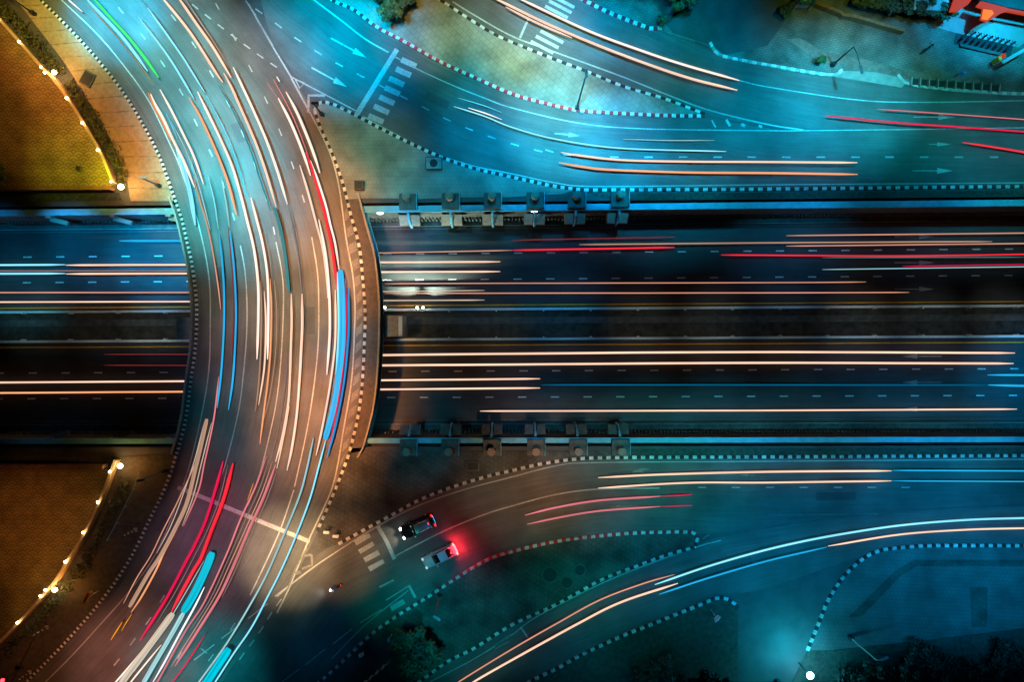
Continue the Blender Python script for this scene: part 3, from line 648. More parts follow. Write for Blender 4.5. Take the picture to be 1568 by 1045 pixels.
dl += dashes([(330, 4), (377, 92), (404, 146), (427, 197), (447, 250), (465, 306), (476, 350)], 12, 42, 1.9)
dl += dashes([(294, 6), (318, 25), (340, 42), (361, 58), (381, 73), (402, 88), (424, 103)], 12, 13, 2.0)
dl += dashes([(391, 13), (415, 30), (436, 46), (457, 61), (500, 88), (545, 112), (640, 160), (685, 183), (735, 204), (790, 222), (845, 236)], 13, 13 + 11, 2.0)
dl += dashes([(252, 912), (230, 948), (203, 984), (170, 1026)], 14, 26, 2.2)
dl += dashes([(272, 1010), (290, 985), (326, 1008)], 12, 40, 1.8)
dl += dashes([(431, 918), (414, 942), (402, 962), (387, 984), (370, 1006), (355, 1030)], 13, 12, 2.0)
dl += dashes([(360, 955), (326, 1004), (300, 1038)], 13, 45, 1.8)
dl += dashes([(835, 229), (862, 237), (890, 239)], 13, 14, 2.2)
dl += [([(x - 6.5, 240.6), (x + 6.5, 240.6)], 2.4) for x in (941, 993, 1046, 1099, 1151, 1204, 1257, 1310, 1362, 1415, 1468, 1522)]
dl += [([(x - 6.5, 747), (x + 6.5, 747)], 2.0) for x in (1075, 1127, 1179, 1231, 1283, 1335, 1387)]
lines('lane_dashes', dl, Z1, M['paint'])
lines('thin_line', [([(376, 0), (392, 24)], 2), ([(399, 37), (418, 70)], 2), ([(425, 83), (446, 118)], 2.2), ([(421, 914), (489, 863)], 2), ([(410, 925), (380, 948)], 1.6), ([(369, 956), (339, 979)], 1.8), ([(328, 988), (297, 1012)], 1.8)], Z1, M['paint'])
lines('expansion_joint', [([(272, 747), (310, 762), (360, 783), (420, 808), (474, 830)], 6.5)], Z1 - 0.006, M['paint'])
polys('road_patch', [[(352, 190), (372, 186), (384, 214), (365, 219)], [(468, 470), (482, 470), (482, 512), (468, 512)], [(250, 790), (264, 796), (254, 820), (240, 813)], [(330, 410), (346, 408), (349, 432), (333, 434)],
                     [(655, 140), (690, 156), (684, 168), (650, 152)], [(1130, 262), (1182, 262), (1182, 274), (1130, 274)], [(1090, 118), (1120, 124), (1117, 136), (1088, 130)], [(1250, 755), (1310, 754), (1310, 766), (1250, 767)],
                     [(690, 800), (716, 790), (721, 800), (695, 811)], [(930, 725), (968, 721), (969, 731), (931, 735)], [(1120, 862), (1150, 854), (1154, 866), (1124, 874)]], 0.021, M['dark_lane'])
# hatched strip beside the right kerb
hz = []
rk = smooth(RK, 2.0)
re_ = smooth(RE, 2.0)
for k in range(17):
    y = 322 + k * 25.2
    f = lambda arr, yy: min(arr, key=lambda p: abs(p.y - yy) + (1000 if p.y < 150 else 0)).x
    a0, a1 = f(re_, y) + 2.6, f(rk, y) - 4.6
    b0, b1 = f(re_, y + 14) + 2.6, f(rk, y + 14) - 4.6
    sl = 9 if k > 4 else 6
    if k % 1 == 0: hz.append([(a0, y + sl / 2), (a1, y - sl / 2), (b1, y + 14 - sl / 2), (b0, y + 14 + sl / 2)])
polys('hatching', hz, Z1 - 0.004, M['faint'])

# ------------------------------------------------------------------ slip roads of the upper right
road_strip('slip_road', [(470, -40), (512, 2), (542, 15), (575, 40), (625, 67), (675, 95), (725, 118), (784, 144), (834, 158), (884, 169), (934, 173), (1017, 177), (1079, 178), (1180, 196), (1400, 198), (1700, 194)],
           [(390, -40), (418, 62), (470, 135), (502, 158), (525, 166.5), (592, 201.5), (665, 236.5), (725, 258), (784, 271.5), (851, 286), (894, 291), (984, 291), (1079, 290.5), (1176, 290), (1400, 287), (1700, 284)], 0.008, M['lane'], 120)
road_strip('slip_road', [(810, -40), (899, 3), (934, 20), (984, 40), (1014, 43), (1060, 64), (1094, 80), (1176, 100), (1269, 115), (1379, 131), (1509, 141.5), (1700, 146)],
           [(610, -40), (677, 2), (712, 25), (752, 50), (784, 65), (851, 92), (894, 108), (951, 131.5), (1017, 151.5), (1079, 176), (1176, 192), (1240, 197), (1400, 197.5), (1700, 193)], 0.016, M['lane'], 120)
lines('edge_line', [([(445, 117), (548, 171)], 2), ([(556, 178), (592, 198), (658, 232), (725, 254), (784, 266), (851, 280), (917, 285.5), (1176, 283), (1568, 280), (1700, 279)], 2),
                    ([(440, -30), (484, 2), (525, 33), (560, 60), (595, 80)], 2.4), ([(604, 86), (638, 105), (692, 130), (742, 150), (784, 165), (884, 188), (984, 197), (1176, 200), (1230, 200), (1400, 198), (1568, 195.5), (1700, 194)], 1.7),
                    ([(693, 2), (725, 22), (784, 55), (851, 80), (951, 116.5), (1017, 143), (1084, 168), (1176, 190.5), (1231, 199)], 2.2),
                    ([(1132, 123), (1176, 133), (1309, 152.5), (1409, 156.5), (1568, 154), (1700, 152)], 1.8)], Z1 + 0.004, M['paint'])
sl_ = [[(605, 73), (611, 77), (549, 178), (543, 173)]]
zb = []
for k in range(7):
    cx, cy = 626 - k * 8.4, 96 + k * 14.3
    if k == 2: cx -= 2
    c, s = math.cos(0.42), math.sin(0.42); w_, h_ = 12.5, 4.3
    zb.append([(cx + a * w_ * c - b * h_ * s, cy + a * w_ * s + b * h_ * c) for a, b in ((-1, -1), (1, -1), (1, 1), (-1, 1))])
for cx, cy in ((862, 2), (858, 10), (852, 18), (845, 56), (838, 64), (830, 72)):
    c, s = math.cos(0.48), math.sin(0.48); w_, h_ = 19.5, 2.5
    zb.append([(cx + a * w_ * c - b * h_ * s, cy + a * w_ * s + b * h_ * c) for a, b in ((-1, -1), (1, -1), (1, 1), (-1, 1))])
polys('crossing', sl_ + zb, Z1 + 0.004, M['paint'])
lines('stop_line', [([(812, 22), (796, 58)], 3.6)], Z1, M['paint'])
polys('lane_arrow', arrow(534, 73, 62, 1, 0, 2.4, 10, 22, 0.50) + arrow(504, 118, 62, 1, 0, 2.4, 10, 22, 0.50) + arrow(1431, 179, 64, 1, 0, 1.6, 9, 26) + arrow(1440, 221, 34, 1, 0, 1.0, 6, 22) + arrow(1428, 261.5, 62, 1, 0, 1.6, 9, 24) + arrow(868, 206, 38, 1, 0, 2.0, 7, 16, 0.1), Z1 + 0.003, M['paint'])
lines('nose_marking', [([(446, 120), (474, 172)], 2.2), ([(452, 121), (459, 135), (466, 127), (452, 121)], 2.0), ([(472, 172), (472.5, 146), (498, 146)], 4.2), ([(1090, 184), (1096, 195)], 2.4), ([(1112, 183), (1118, 193)], 4.0), ([(1135, 190), (1141, 193)], 5), ([(1162, 192), (1167, 195)], 4)], Z1 + 0.004, M['paint'])
# islands and pavements
slab('pavement', [(483, 172), (486, 163), (494, 158), (502, 158.5), (525, 168), (592, 203), (665, 238), (725, 259.5), (784, 273), (851, 287.5), (880, 291), (860, 298), (784, 302), (690, 303), (640, 305), (608, 304), (560, 304), (542, 305), (540.5, 332), (526, 280), (509, 233), (493, 197)], M['tile'])
slab('traffic_island', [(512, 2), (542, 15), (575, 40), (625, 67), (675, 95), (725, 118), (784, 144), (834, 158), (884, 169), (934, 173), (1017, 177), (1079, 177.5), (1017, 151.5), (951, 131.5), (894, 108), (851, 92), (784, 65), (752, 50), (712, 25), (677, 2), (620, -40), (480, -40)], M['diag'])
slab('pavement', [(899, 3), (934, 20), (984, 40), (1014, 43), (1022, 52), (1060, 64), (1090, 72), (1094, 78), (1110, 87), (1176, 100), (1269, 115), (1289, 107), (1379, 128), (1389, 128), (1509, 141.5), (1568, 144), (1720, 146), (1720, -60), (850, -60)], M['brick'])
surface('paved_path', [(1205, 60), (1225, 58), (1260, 78), (1330, 92), (1400, 112), (1445, 108), (1500, 122), (1495, 132), (1420, 128), (1340, 110), (1250, 90)], 0.14, M['red_path'])
surface('driveway', [(1276, 117), (1292, 108), (1380, 112), (1372, 117), (1386, 129), (1380, 134)], 0.137, M['apron'])
surface('pavement_band', [(968, 2), (1000, 6), (1012, 14), (1006, 20), (975, 12)], 0.137, M['red_path'])
surface('forecourt', [(1440, 16), (1480, 2), (1570, 10), (1575, 60), (1560, 72), (1470, 52), (1428, 40)], 0.141, M['forecourt'])
surface('dark_underlay', [(1464, 50), (1552, 71), (1546, 88), (1460, 67)], 0.144, M['pit'])  # dark sheet added under the bikes to cover the bright forecourt
surface('side_road', [(1000, -30), (1190, -30), (1210, 20), (1175, 70), (1110, 84), (1092, 70), (1030, 50), (1015, 30)], 0.139, M['asphalt'])
kerb('red and white kerb along the lower side of the upper triangular island', [(612, 60), (625, 67), (675, 95), (725, 118), (784, 144), (834, 158), (884, 169), (934, 173), (1017, 177), (1079, 178)], 6.4, RW, 0.42)
kerb('mossy black and white kerb beside the clipped shrubs at the top', [(480, -20), (512, 2), (542, 15), (575, 40), (612, 60)], 6.0, RW, 0.38)
kerb('black and white kerb along the upper side of the upper triangular island', [(640, -20), (677, 2), (712, 25), (752, 50), (784, 65), (851, 92), (894, 108), (951, 131.5), (1017, 151.5), (1079, 175)], 8.0, BW, 0.36)
kerb('black and white kerb of the tiled pavement under the zebra crossing, from its rounded nose to the right', [(483, 170), (485, 162), (493, 157), (502, 158), (525, 166.5), (592, 201.5), (665, 236.5), (725, 258), (784, 271.5), (851, 286), (894, 291.5)], 6.0, BW, 0.42)
kerb('black and white kerb above the upper retaining wall, along the straight slip road', [(894, 291.5), (984, 291), (1176, 290), (1400, 287.5), (1568, 286), (1720, 285)], 7.0, BW, 0.42)
kerb('red and white kerb at the top beside the dark side road', [(870, -12), (899, 3), (934, 20), (984, 40), (997, 44), (1013, 43)], 6.4, RW, 0.5)
kerb('grey and white kerb curving round the pavement corner under the lamp post', [(1087, 65), (1094, 78), (1110, 87), (1176, 100), (1269, 115), (1289, 107)], 7.5, ('kwhite', 'kplain'), 0.4)
kerb('grey and white kerb in front of the low planter at the right edge', [(1374, 115), (1389, 128), (1440, 136), (1509, 141.5), (1568, 144), (1720, 146)], 7.5, ('kwhite', 'kplain'), 0.4)
# planting strips along the two retaining walls
surface('planting_strip', [(880, 296), (984, 296), (1176, 295), (1568, 291), (1720, 290), (1720, 298.5), (1568, 300), (1176, 304), (950, 307)], 0.02, M['grass'])
surface('planting_strip', [(950, 688), (1176, 687), (1568, 686), (1720, 686), (1720, 696), (1568, 697), (1176, 698), (950, 699)], 0.02, M['grass'])

# ------------------------------------------------------------------ roads of the lower right
LKERB = [(487, 838), (519, 833), (559, 811), (599, 789.5), (642, 766), (692.5, 746), (752.6, 728), (784, 721), (827, 711), (884, 703), (951, 701), (1176, 700), (1568, 698), (1720, 698)]
RWK = [(440, 1085), (492, 1043), (535.6, 1003), (569, 971.5), (605.7, 945), (652.5, 916), (692.5, 889.7), (742.6, 859.6), (784, 845), (851, 829.6), (917.6, 821), (984, 816), (1044.5, 815), (1061, 816), (1068, 823)]
road_strip('slip_road', [(360, 1010), (445, 896), (487, 850)] + LKERB[1:], RWK[:-1] + [(1110, 815), (1300, 790), (1500, 775), (1720, 772)], 0.008, M['lane'], 120)
ISL = [(1064, 838), (1018, 851), (967.6, 869.6), (917.6, 889.7), (851, 926), (784, 957), (726, 993), (686, 1013), (646, 1041.6), (600, 1075)]
BK = [(760, 1075), (814, 1043), (851, 1025), (894, 1001.5), (951, 975), (1001, 955), (1068, 928), (1094.5, 917), (1111, 917), (1124.6, 925), (1129.6, 931.4)]
RB = [(1236, 996.5), (1256, 948), (1264.5, 926), (1276, 905), (1296, 878), (1323, 854.6), (1349.6, 843), (1390, 838), (1430, 836), (1568, 836), (1720, 836)]
road_strip('slip_road', list(reversed(ISL)) + [(1110, 822), (1300, 792), (1500, 777), (1720, 774)], BK[:8] + [(1180, 900), (1260, 872), (1323, 852), (1390, 838), (1568, 836), (1720, 836)], 0.004, M['lane'], 120)
lines('edge_line', [([(424, 915), (445, 896), (489, 863), (579, 806), (642, 774.5), (709, 751), (784, 731), (851, 714), (911, 709), (1176, 707), (1568, 704), (1720, 704)], 1.8),
                    ([(606, 852), (632, 838), (682, 813), (739, 789.5), (784, 775.5), (851, 758), (917.5, 749.5), (1010, 748)], 2.0),
                    ([(1104.5, 828), (1068, 838), (998, 863), (917.6, 896), (821, 946), (784, 973), (726, 1010), (659, 1045)], 1.5),
                    ([(508, 1010), (560, 957), (625, 905)], 1.5), ([(551, 955), (585, 934)], 1.6), ([(510, 987), (539, 964)], 1.6), ([(468, 1019), (498, 995)], 1.8), ([(432, 1045), (458, 1026)], 1.8),
                    ([(591, 920), (626, 898)], 1.8), ([(581, 900), (603, 889)], 3.0)], Z1, M['paint'])
lines('faint_line', [([(1176, 789), (1300, 788)], 1.2), ([(1310, 787.5), (1345, 787.5)], 1.4), ([(1370, 788), (1410, 787.5)], 1.0)], Z1, M['faint'])
polys('crossing', [[(541, 828), (565, 817), (568, 823), (546, 836)], [(548, 843), (570, 830), (574, 836), (552, 849)], [(556, 855), (578, 843), (582, 850), (560, 862)], [(563, 869), (586, 857), (589, 863), (567, 876)], [(597, 929), (617, 918), (621, 925), (600, 937)]], Z1 + 0.002, M['paint'])
lines('stop_line', [([(578, 806), (592, 830), (604, 857)], 6.0), ([(626, 897), (636, 916)], 4.0), ([(797, 961), (808, 977)], 3.0)], Z1 + 0.001, M['paint'])
polys('lane_arrow', [[(968, 723), (984, 717), (996, 719), (986, 721), (984, 724)]] + arrow(955, 776, 44, -1, 0, 2.4, 6, 16, -0.06) + arrow(1145, 728, 24, -1, 0, 1.4, 5, 12), Z1 + 0.002, M['faint'])
lines('nose_marking', [([(477, 850), (478, 866), (462, 872)], 3.6), ([(466, 852), (477, 850)], 3.6), ([(452, 879), (461, 877)], 5), ([(440, 904), (452, 872), (470, 840)], 2.2), ([(1076, 826), (1086, 819)], 2.0), ([(757, 990), (782, 973)], 3.4), ([(757, 995), (780, 983)], 3.0)], Z1 + 0.003, M['faint'])
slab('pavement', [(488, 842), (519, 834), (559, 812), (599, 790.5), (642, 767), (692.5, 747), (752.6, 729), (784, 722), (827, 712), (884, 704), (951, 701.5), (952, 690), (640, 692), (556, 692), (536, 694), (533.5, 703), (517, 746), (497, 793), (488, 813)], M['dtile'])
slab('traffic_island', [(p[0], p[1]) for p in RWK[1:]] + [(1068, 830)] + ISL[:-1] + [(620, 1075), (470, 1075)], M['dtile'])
slab('traffic_island', BK + [(1129, 1000), (1128, 1075), (760, 1075)], M['dverge'])
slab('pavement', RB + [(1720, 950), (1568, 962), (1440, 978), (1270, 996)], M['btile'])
slab('lawn', [(1236, 997), (1270, 997), (1440, 979), (1568, 963), (1720, 951), (1720, 1100), (1180, 1100), (1215, 1040)], M['grass'], 0.10)
surface('pavement_band', [(1300, 945), (1370, 875), (1400, 858), (1568, 858), (1568, 868), (1405, 868), (1380, 882), (1320, 945)], 0.135, M['dtile'])
surface('pavement_band', [(1485, 900), (1512, 900), (1512, 960), (1488, 962)], 0.135, M['dtile'])
kerb('black and white kerb along the dark pavement above the two waiting cars', LKERB[1:], 6.6, BW, 0.4)
kerb('red and white kerb along the top of the lower island, below the silver car', RWK, 6.4, RW, 0.4)
kerb('pale blue and black kerb along the bottom of the lower island', [(1068, 824), (1064, 836)] + ISL, 7.0, ('kwhite', 'kblack'), 0.4)
kerb('striped kerb round the dark island at the bottom centre', BK, 6.8, ('kwhite', 'kblack'), 0.42)
kerb('striped kerb sweeping round the grid pavement at the lower right', RB, 6.7, ('kwhite', 'kblack'), 0.42)

# ------------------------------------------------------------------ gardens on the left
road_strip('verge', [(-10, -40), (25, 0), (60, 45), (98, 95), (120, 130), (150, 178), (175, 225), (193, 275), (200, 308)], [(p[0] - 2, p[1]) for p in LK[:8]] + [(268, 308)], 0.13, M['verge'], 60)
bm = bmesh.new(); prism(bm, W([(0, 1085), (-80, 1075)] + [(0, 990), (38, 950), (72, 910), (112, 858), (139, 812), (162, 764), (186, 700), (268, 694)] + [(p[0] - 2, p[1]) for p in LK[17:]], 0), -0.1, 0.12); tag(link('verge', bm, M['dverge']), kind='structure')
slab('paved_garden', [(-300, -300), (-40, -20), (0, 26), (40, 70), (73, 108), (85, 120), (112, 156), (136, 194), (160, 235), (178, 281), (176, 285), (-300, 290)], M['scallop'], 0.09)
slab('paved_garden', [(-300, 720), (165, 719), (174, 722), (158, 764), (136, 811), (108, 857), (84, 893), (36, 948), (-2, 986), (-300, 1290)], M['scallop'], 0.09)
surface('lawn', [(-300, 297), (183, 296), (186, 307), (-300, 313)], 0.06, M['grass'])
surface('lawn', [(-300, 698), (178, 694), (176, 706), (-300, 711)], 0.06, M['dverge'])
NWALL = [(-40, -20), (0, 26), (40, 71), (73, 109), (86, 121), (112, 156), (136, 194), (160, 235), (180, 283)]
SWALL = [(183, 703), (160, 764), (137.5, 812), (110, 857), (86, 894), (37, 949), (-2, 988), (-40, 1025)]
for pts, lab in ((NWALL, 'low cream garden wall with bulbs round the upper left garden'), (SWALL, 'low cream garden wall with bulbs round the lower left garden')):
    bm = bmesh.new(); bar(bm, W(pts, 0.0, 8), 0.40, 1.0, chamfer=0.05); tag(link('garden_wall', bm, M['wallp']), lab, 'wall')
for y, lab in ((291.5, 'straight low wall below the upper left garden'), (714, 'straight low wall above the lower left garden')):
    bm = bmesh.new(); bar(bm, W([(-300, y), (176 if y < 500 else 165, y - 1)], 0.0, 30), 0.5, 1.1); tag(link('garden_wall', bm, M['brownw']), lab, 'wall')
def bulb(px, py, r, big, label, z=1.0):
    t = thing('garden_lamp', P(px, py, 0), label, 'lamp', 'bulbs along the garden walls')
    bm = bmesh.new(); tube(bm, [Vector((0, 0, z - 0.3)), Vector((0, 0, z + 0.12))], 0.09, 8); link('holder', bm, M['dmetal'], t)
    bm = bmesh.new(); bmesh.ops.create_icosphere(bm, subdivisions=2, radius=r * .62); bmesh.ops.translate(bm, vec=(0, 0, z + 0.12 + r * .6), verts=bm.verts); link('globe', bm, M['e_flood' if big else 'e_bulb'], t, True)
NB = [(7, 33, .22, 0, 'first'), (40, 70, .25, 0, 'second'), (73, 108.5, .22, 0, 'third'), (79, 117, .26, 0, 'fourth'), (94, 117, .42, 1, 'large'), (112, 155.6, .27, 0, 'fifth'), (135.6, 193, .26, 0, 'sixth'), (159, 234, .26, 0, 'seventh'), (179, 281.5, .22, 0, 'last small'), (195, 290, .55, 1, 'largest')]
for x, y, r, b, nm in NB: bulb(x, y, r, b, f'{nm} glowing warm {"flood lamp" if b else "bulb"} along the upper left garden wall, counted from the top left')
SB = [(177, 720, .24, 0, 'first small'), (193.6, 711, .5, 1, 'topmost big'), (159, 766, .26, 0, 'second small'), (137, 812, .26, 0, 'third small'), (110.5, 856, .28, 0, 'fourth small'), (95, 898, .45, 1, 'lower big'), (80, 899, .26, 0, 'fifth small'), (72.5, 908, .24, 0, 'sixth small'), (38, 948, .26, 0, 'lowest small')]
for x, y, r, b, nm in SB: bulb(x, y, r, b, f'{nm} glowing warm {"flood lamp" if b else "bulb"} along the lower left garden wall, counted from the top')
def garden_light(px, py, power, col, z=2.2):
    l = bpy.data.lights.new('garden_light', 'POINT'); l.energy = power * 0.42; l.color = col; l.shadow_soft_size = 0.5
    o = bpy.data.objects.new('garden_light', l); COL.objects.link(o); o.location = P(px, py, z)
for a in [(150, 262, 900, (0.74, 0.82, 0.01)), (190, 284, 800, OR), (92, 114, 700, OR), (35, 170, 330, (1.0, 0.42, 0.02)), (95, 190, 260, (1.0, 0.68, 0.02)), (50, 255, 160, (1.0, .6, .02)), (10, 90, 110, (1.0, .36, .02)), (193, 716, 800, OR), (95, 902, 750, OR), (60, 820, 40, (1.0, .36, .03)), (20, 890, 25, (1.0, .36, .03)), (30, 760, 25, (1.0, .36, .03)), (110, 790, 30, (1.0, .36, .03))]:
    garden_light(*a, z=2.0 if a[2] > 400 else 5.5)
# hedges
def hedge(pts, wid, hgt, n, m, label, y_m=None):
    bm = bmesh.new(); path = W(pts, 0.0, 5)
    for p in path:
        for _ in range(n):
            q = p + Vector((random.uniform(-wid, wid), random.uniform(-wid, wid), 0)); leaves(bm, (q.x, q.y, hgt * random.uniform(.3, .8)), (.42, .42, .34), 5, .16, 1 if random.random() < .35 else 0)
    return tag(link('hedge', bm, [m, y_m or m]), label, 'hedge')
hedge([(-20, -10), (22, 28), (62, 74), (92, 108)], 0.75, 0.7, 9, M['leaf'], 'clipped hedge outside the upper left garden wall, part above the big lamp', M['leaf_y'])
hedge([(108, 132), (135, 168), (160, 210), (180, 246), (192, 278)], 0.75, 0.7, 9, M['leaf'], 'clipped hedge outside the upper left garden wall, part below the big lamp', M['leaf_y'])
hedge([(196, 735), (176, 776), (150, 826), (120, 880), (60, 948), (10, 1000)], 0.7, 0.6, 5, M['leaf_d'], 'dark hedge outside the lower left garden wall')
# railing by the lower verge
t = thing('railing', P(190, 775, 0.12), 'thin teal railing on the dark verge left of the curved road', 'railing'); base = t.location.copy()
rp = W([(213, 724), (205, 748), (190, 778), (176, 806), (163, 829)], 0.95, 10)
bm = bmesh.new(); tube(bm, [p - base for p in rp], 0.05, 6); link('rail', bm, M['bluep'], t)
for p in rp[::3]:
    bm = bmesh.new(); tube(bm, [Vector((p.x - base.x, p.y - base.y, 0)), p - base], 0.04, 6); link('post', bm, M['bluep'], t)

# ------------------------------------------------------------------ column piers along the underpass
def pier(top, label, px, grp):
    s = 1 if top else -1     # s=1: the wall lies towards -y
    y0 = 304 if top else 689
    t = thing('column_pier', T(px, y0, 0), label, 'pier', grp)
    bm = bmesh.new(); box(bm, (0, -0.35 * s, 0.3), (2.15, 2.0, 0.6), bev=0.04); link('pile_cap', bm, M['dconcrete'], t)
    bm = bmesh.new(); tube(bm, [Vector((0, 0, 0.6)), Vector((0, 0, 2.0))], 0.50, 16); tube(bm, [Vector((0, 0, 2.0)), Vector((0, 0, 2.06))], 0.40, 16); link('column', bm, M['pinkc'], t)
    yb = -1.85 * s
    bm = bmesh.new()
    for xs in (-0.78, 0.78):
        pts = [(-0.62, 0.0), (0.62, 0.0), (0.62, -0.5), (-0.62, -0.5)]
        v = [bm.verts.new((xs + dx, yb - (0.0 if k == 0 else 1.15) * s, -0.55 - (1.1 if k else 0.2))) for dx, k in ((-.55, 0), (.55, 0), (.55, 1), (-.55, 1))]
        u = [bm.verts.new((q.co.x, yb + 0.02 * s if i < 2 else q.co.y, -2.6 if i < 2 else q.co.z - 0.5)) for i, q in enumerate(v)]
        for a in range(4): bm.faces.new((v[a], v[(a + 1) % 4], u[(a + 1) % 4], u[a]))
        bm.faces.new(v); bm.faces.new(list(reversed(u)))
    bmesh.ops.recalc_face_normals(bm, faces=bm.faces)
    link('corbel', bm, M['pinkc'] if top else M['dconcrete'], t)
    bm = bmesh.new(); tube(bm, [Vector((0, yb + .1 * s, 0.1)), Vector((0, yb - .35 * s, -0.2)), Vector((0.0, yb - 1.1 * s, -1.6)), Vector((0, yb - 1.15 * s, -3.2))], 0.16, 8); link('drain_pipe', bm, M['bluep'], t)
    bm = bmesh.new(); box(bm, (1.18, -0.35 * s, 0.45), (0.08, 2.0, 0.9)); link('side_plate', bm, M['bluep'], t)
order = ['first', 'second', 'third', 'fourth', 'fifth', 'sixth']
for k, x in enumerate((625, 690, 754, 819, 882, 948)): pier(True, f'square pier with round column stub on the upper wall, {order[k]} from the bridge', x, 'piers along the upper wall')
for k, x in enumerate((626, 689, 753, 820, 884, 949)): pier(False, f'square pier with round column stub on the lower wall, {order[k]} from the bridge', x, 'piers along the lower wall')
def bracket(px, top, label):
    s = 1 if top else -1; y0 = 321 if top else 675
    t = thing('wall_bracket', T(px, y0, 0.0), label, 'bracket', 'slanting brackets on the walls left of the bridge')
    bm = bmesh.new(); box(bm, (0.4, -0.75 * s, -1.1), (2.4, 0.55, 0.5), rz=-0.25 * s, bev=0.04); link('arm', bm, M['pinkc'], t)
    bm = bmesh.new(); box(bm, (-0.5, -0.2 * s, -0.55), (0.7, 0.5, 0.9), bev=0.04); link('shoe', bm, M['concrete'], t)
for k, x in enumerate((78, 176, 262)):
    bracket(x, True, f'slanting concrete bracket on the upper wall left of the bridge, {order[k]} from the left'); bracket(x, False, f'slanting concrete bracket on the lower wall left of the bridge, {order[k]} from the left')
def wall_lamp(px, py, label, z=-0.6):
    t = thing('wall_lamp', P(px, py, z), label, 'lamp', 'small white lamps on the wall')
    bm = bmesh.new(); box(bm, (0, 0.1, -0.1), (0.5, 0.3, 0.14), bev=0.03); link('housing', bm, M['dmetal'], t)
    bm = bmesh.new(); bmesh.ops.create_uvsphere(bm, u_segments=12, v_segments=8, radius=0.3); bmesh.ops.scale(bm, vec=(1.4, .7, .5), verts=bm.verts); link('lens', bm, M['e_wall'], t, True)
for x, y, nm in ((157, 323.5, 'leftmost lit white lamp on the upper wall, at the second bracket'), (247, 325.5, 'lit white lamp on the upper wall just left of the curved road'), (582, 326, 'lit white lamp on the upper wall just right of the bridge'), (818, 323, 'lit white lamp on the upper wall under the fourth column pier')): wall_lamp(x, y, nm)
# twin floodlights on the median
def flood(px, py, label, power):
    t = thing('floodlight', P(px, py, ZT), label, 'floodlight', 'twin floodlights on the median')
    bm = bmesh.new(); tube(bm, [Vector((0, 0, 0)), Vector((0, 0, 1.7))], 0.06, 8); tube(bm, [Vector((-.45, 0, 1.7)), Vector((.45, 0, 1.7))], 0.05, 8); link('pole', bm, M['dmetal'], t)
    for s in (-.38, .38):
        bm = bmesh.new(); box(bm, (s, 0.05, 1.8), (0.4, 0.26, 0.3), bev=0.04); h = link('lamp_head', bm, M['dmetal'], t)
        bm = bmesh.new(); bmesh.ops.create_uvsphere(bm, u_segments=10, v_segments=6, radius=0.17); bmesh.ops.translate(bm, vec=(s, 0.2, 1.86), verts=bm.verts); link('lens', bm, M['e_white'], h, True)
        l = bpy.data.lights.new('floodlight_light', 'SPOT'); l.energy = power; l.color = (0.75, 1.0, 0.8); l.spot_size = 1.5; l.spot_blend = 0.8; l.shadow_soft_size = 0.1
        o = bpy.data.objects.new('floodlight_light', l); COL.objects.link(o); o.location = t.location + Vector((s, 0.5, 1.9)); o.rotation_euler = Vector((s * 1.3, 1.0, -0.16)).to_track_quat('-Z', 'Y').to_euler()
flood(646, 475, 'lit twin floodlight on the median barrier with glare across the lanes', 13000); flood(589, 474.5, 'lit twin floodlight on the median barrier tight against the bridge', 2200)

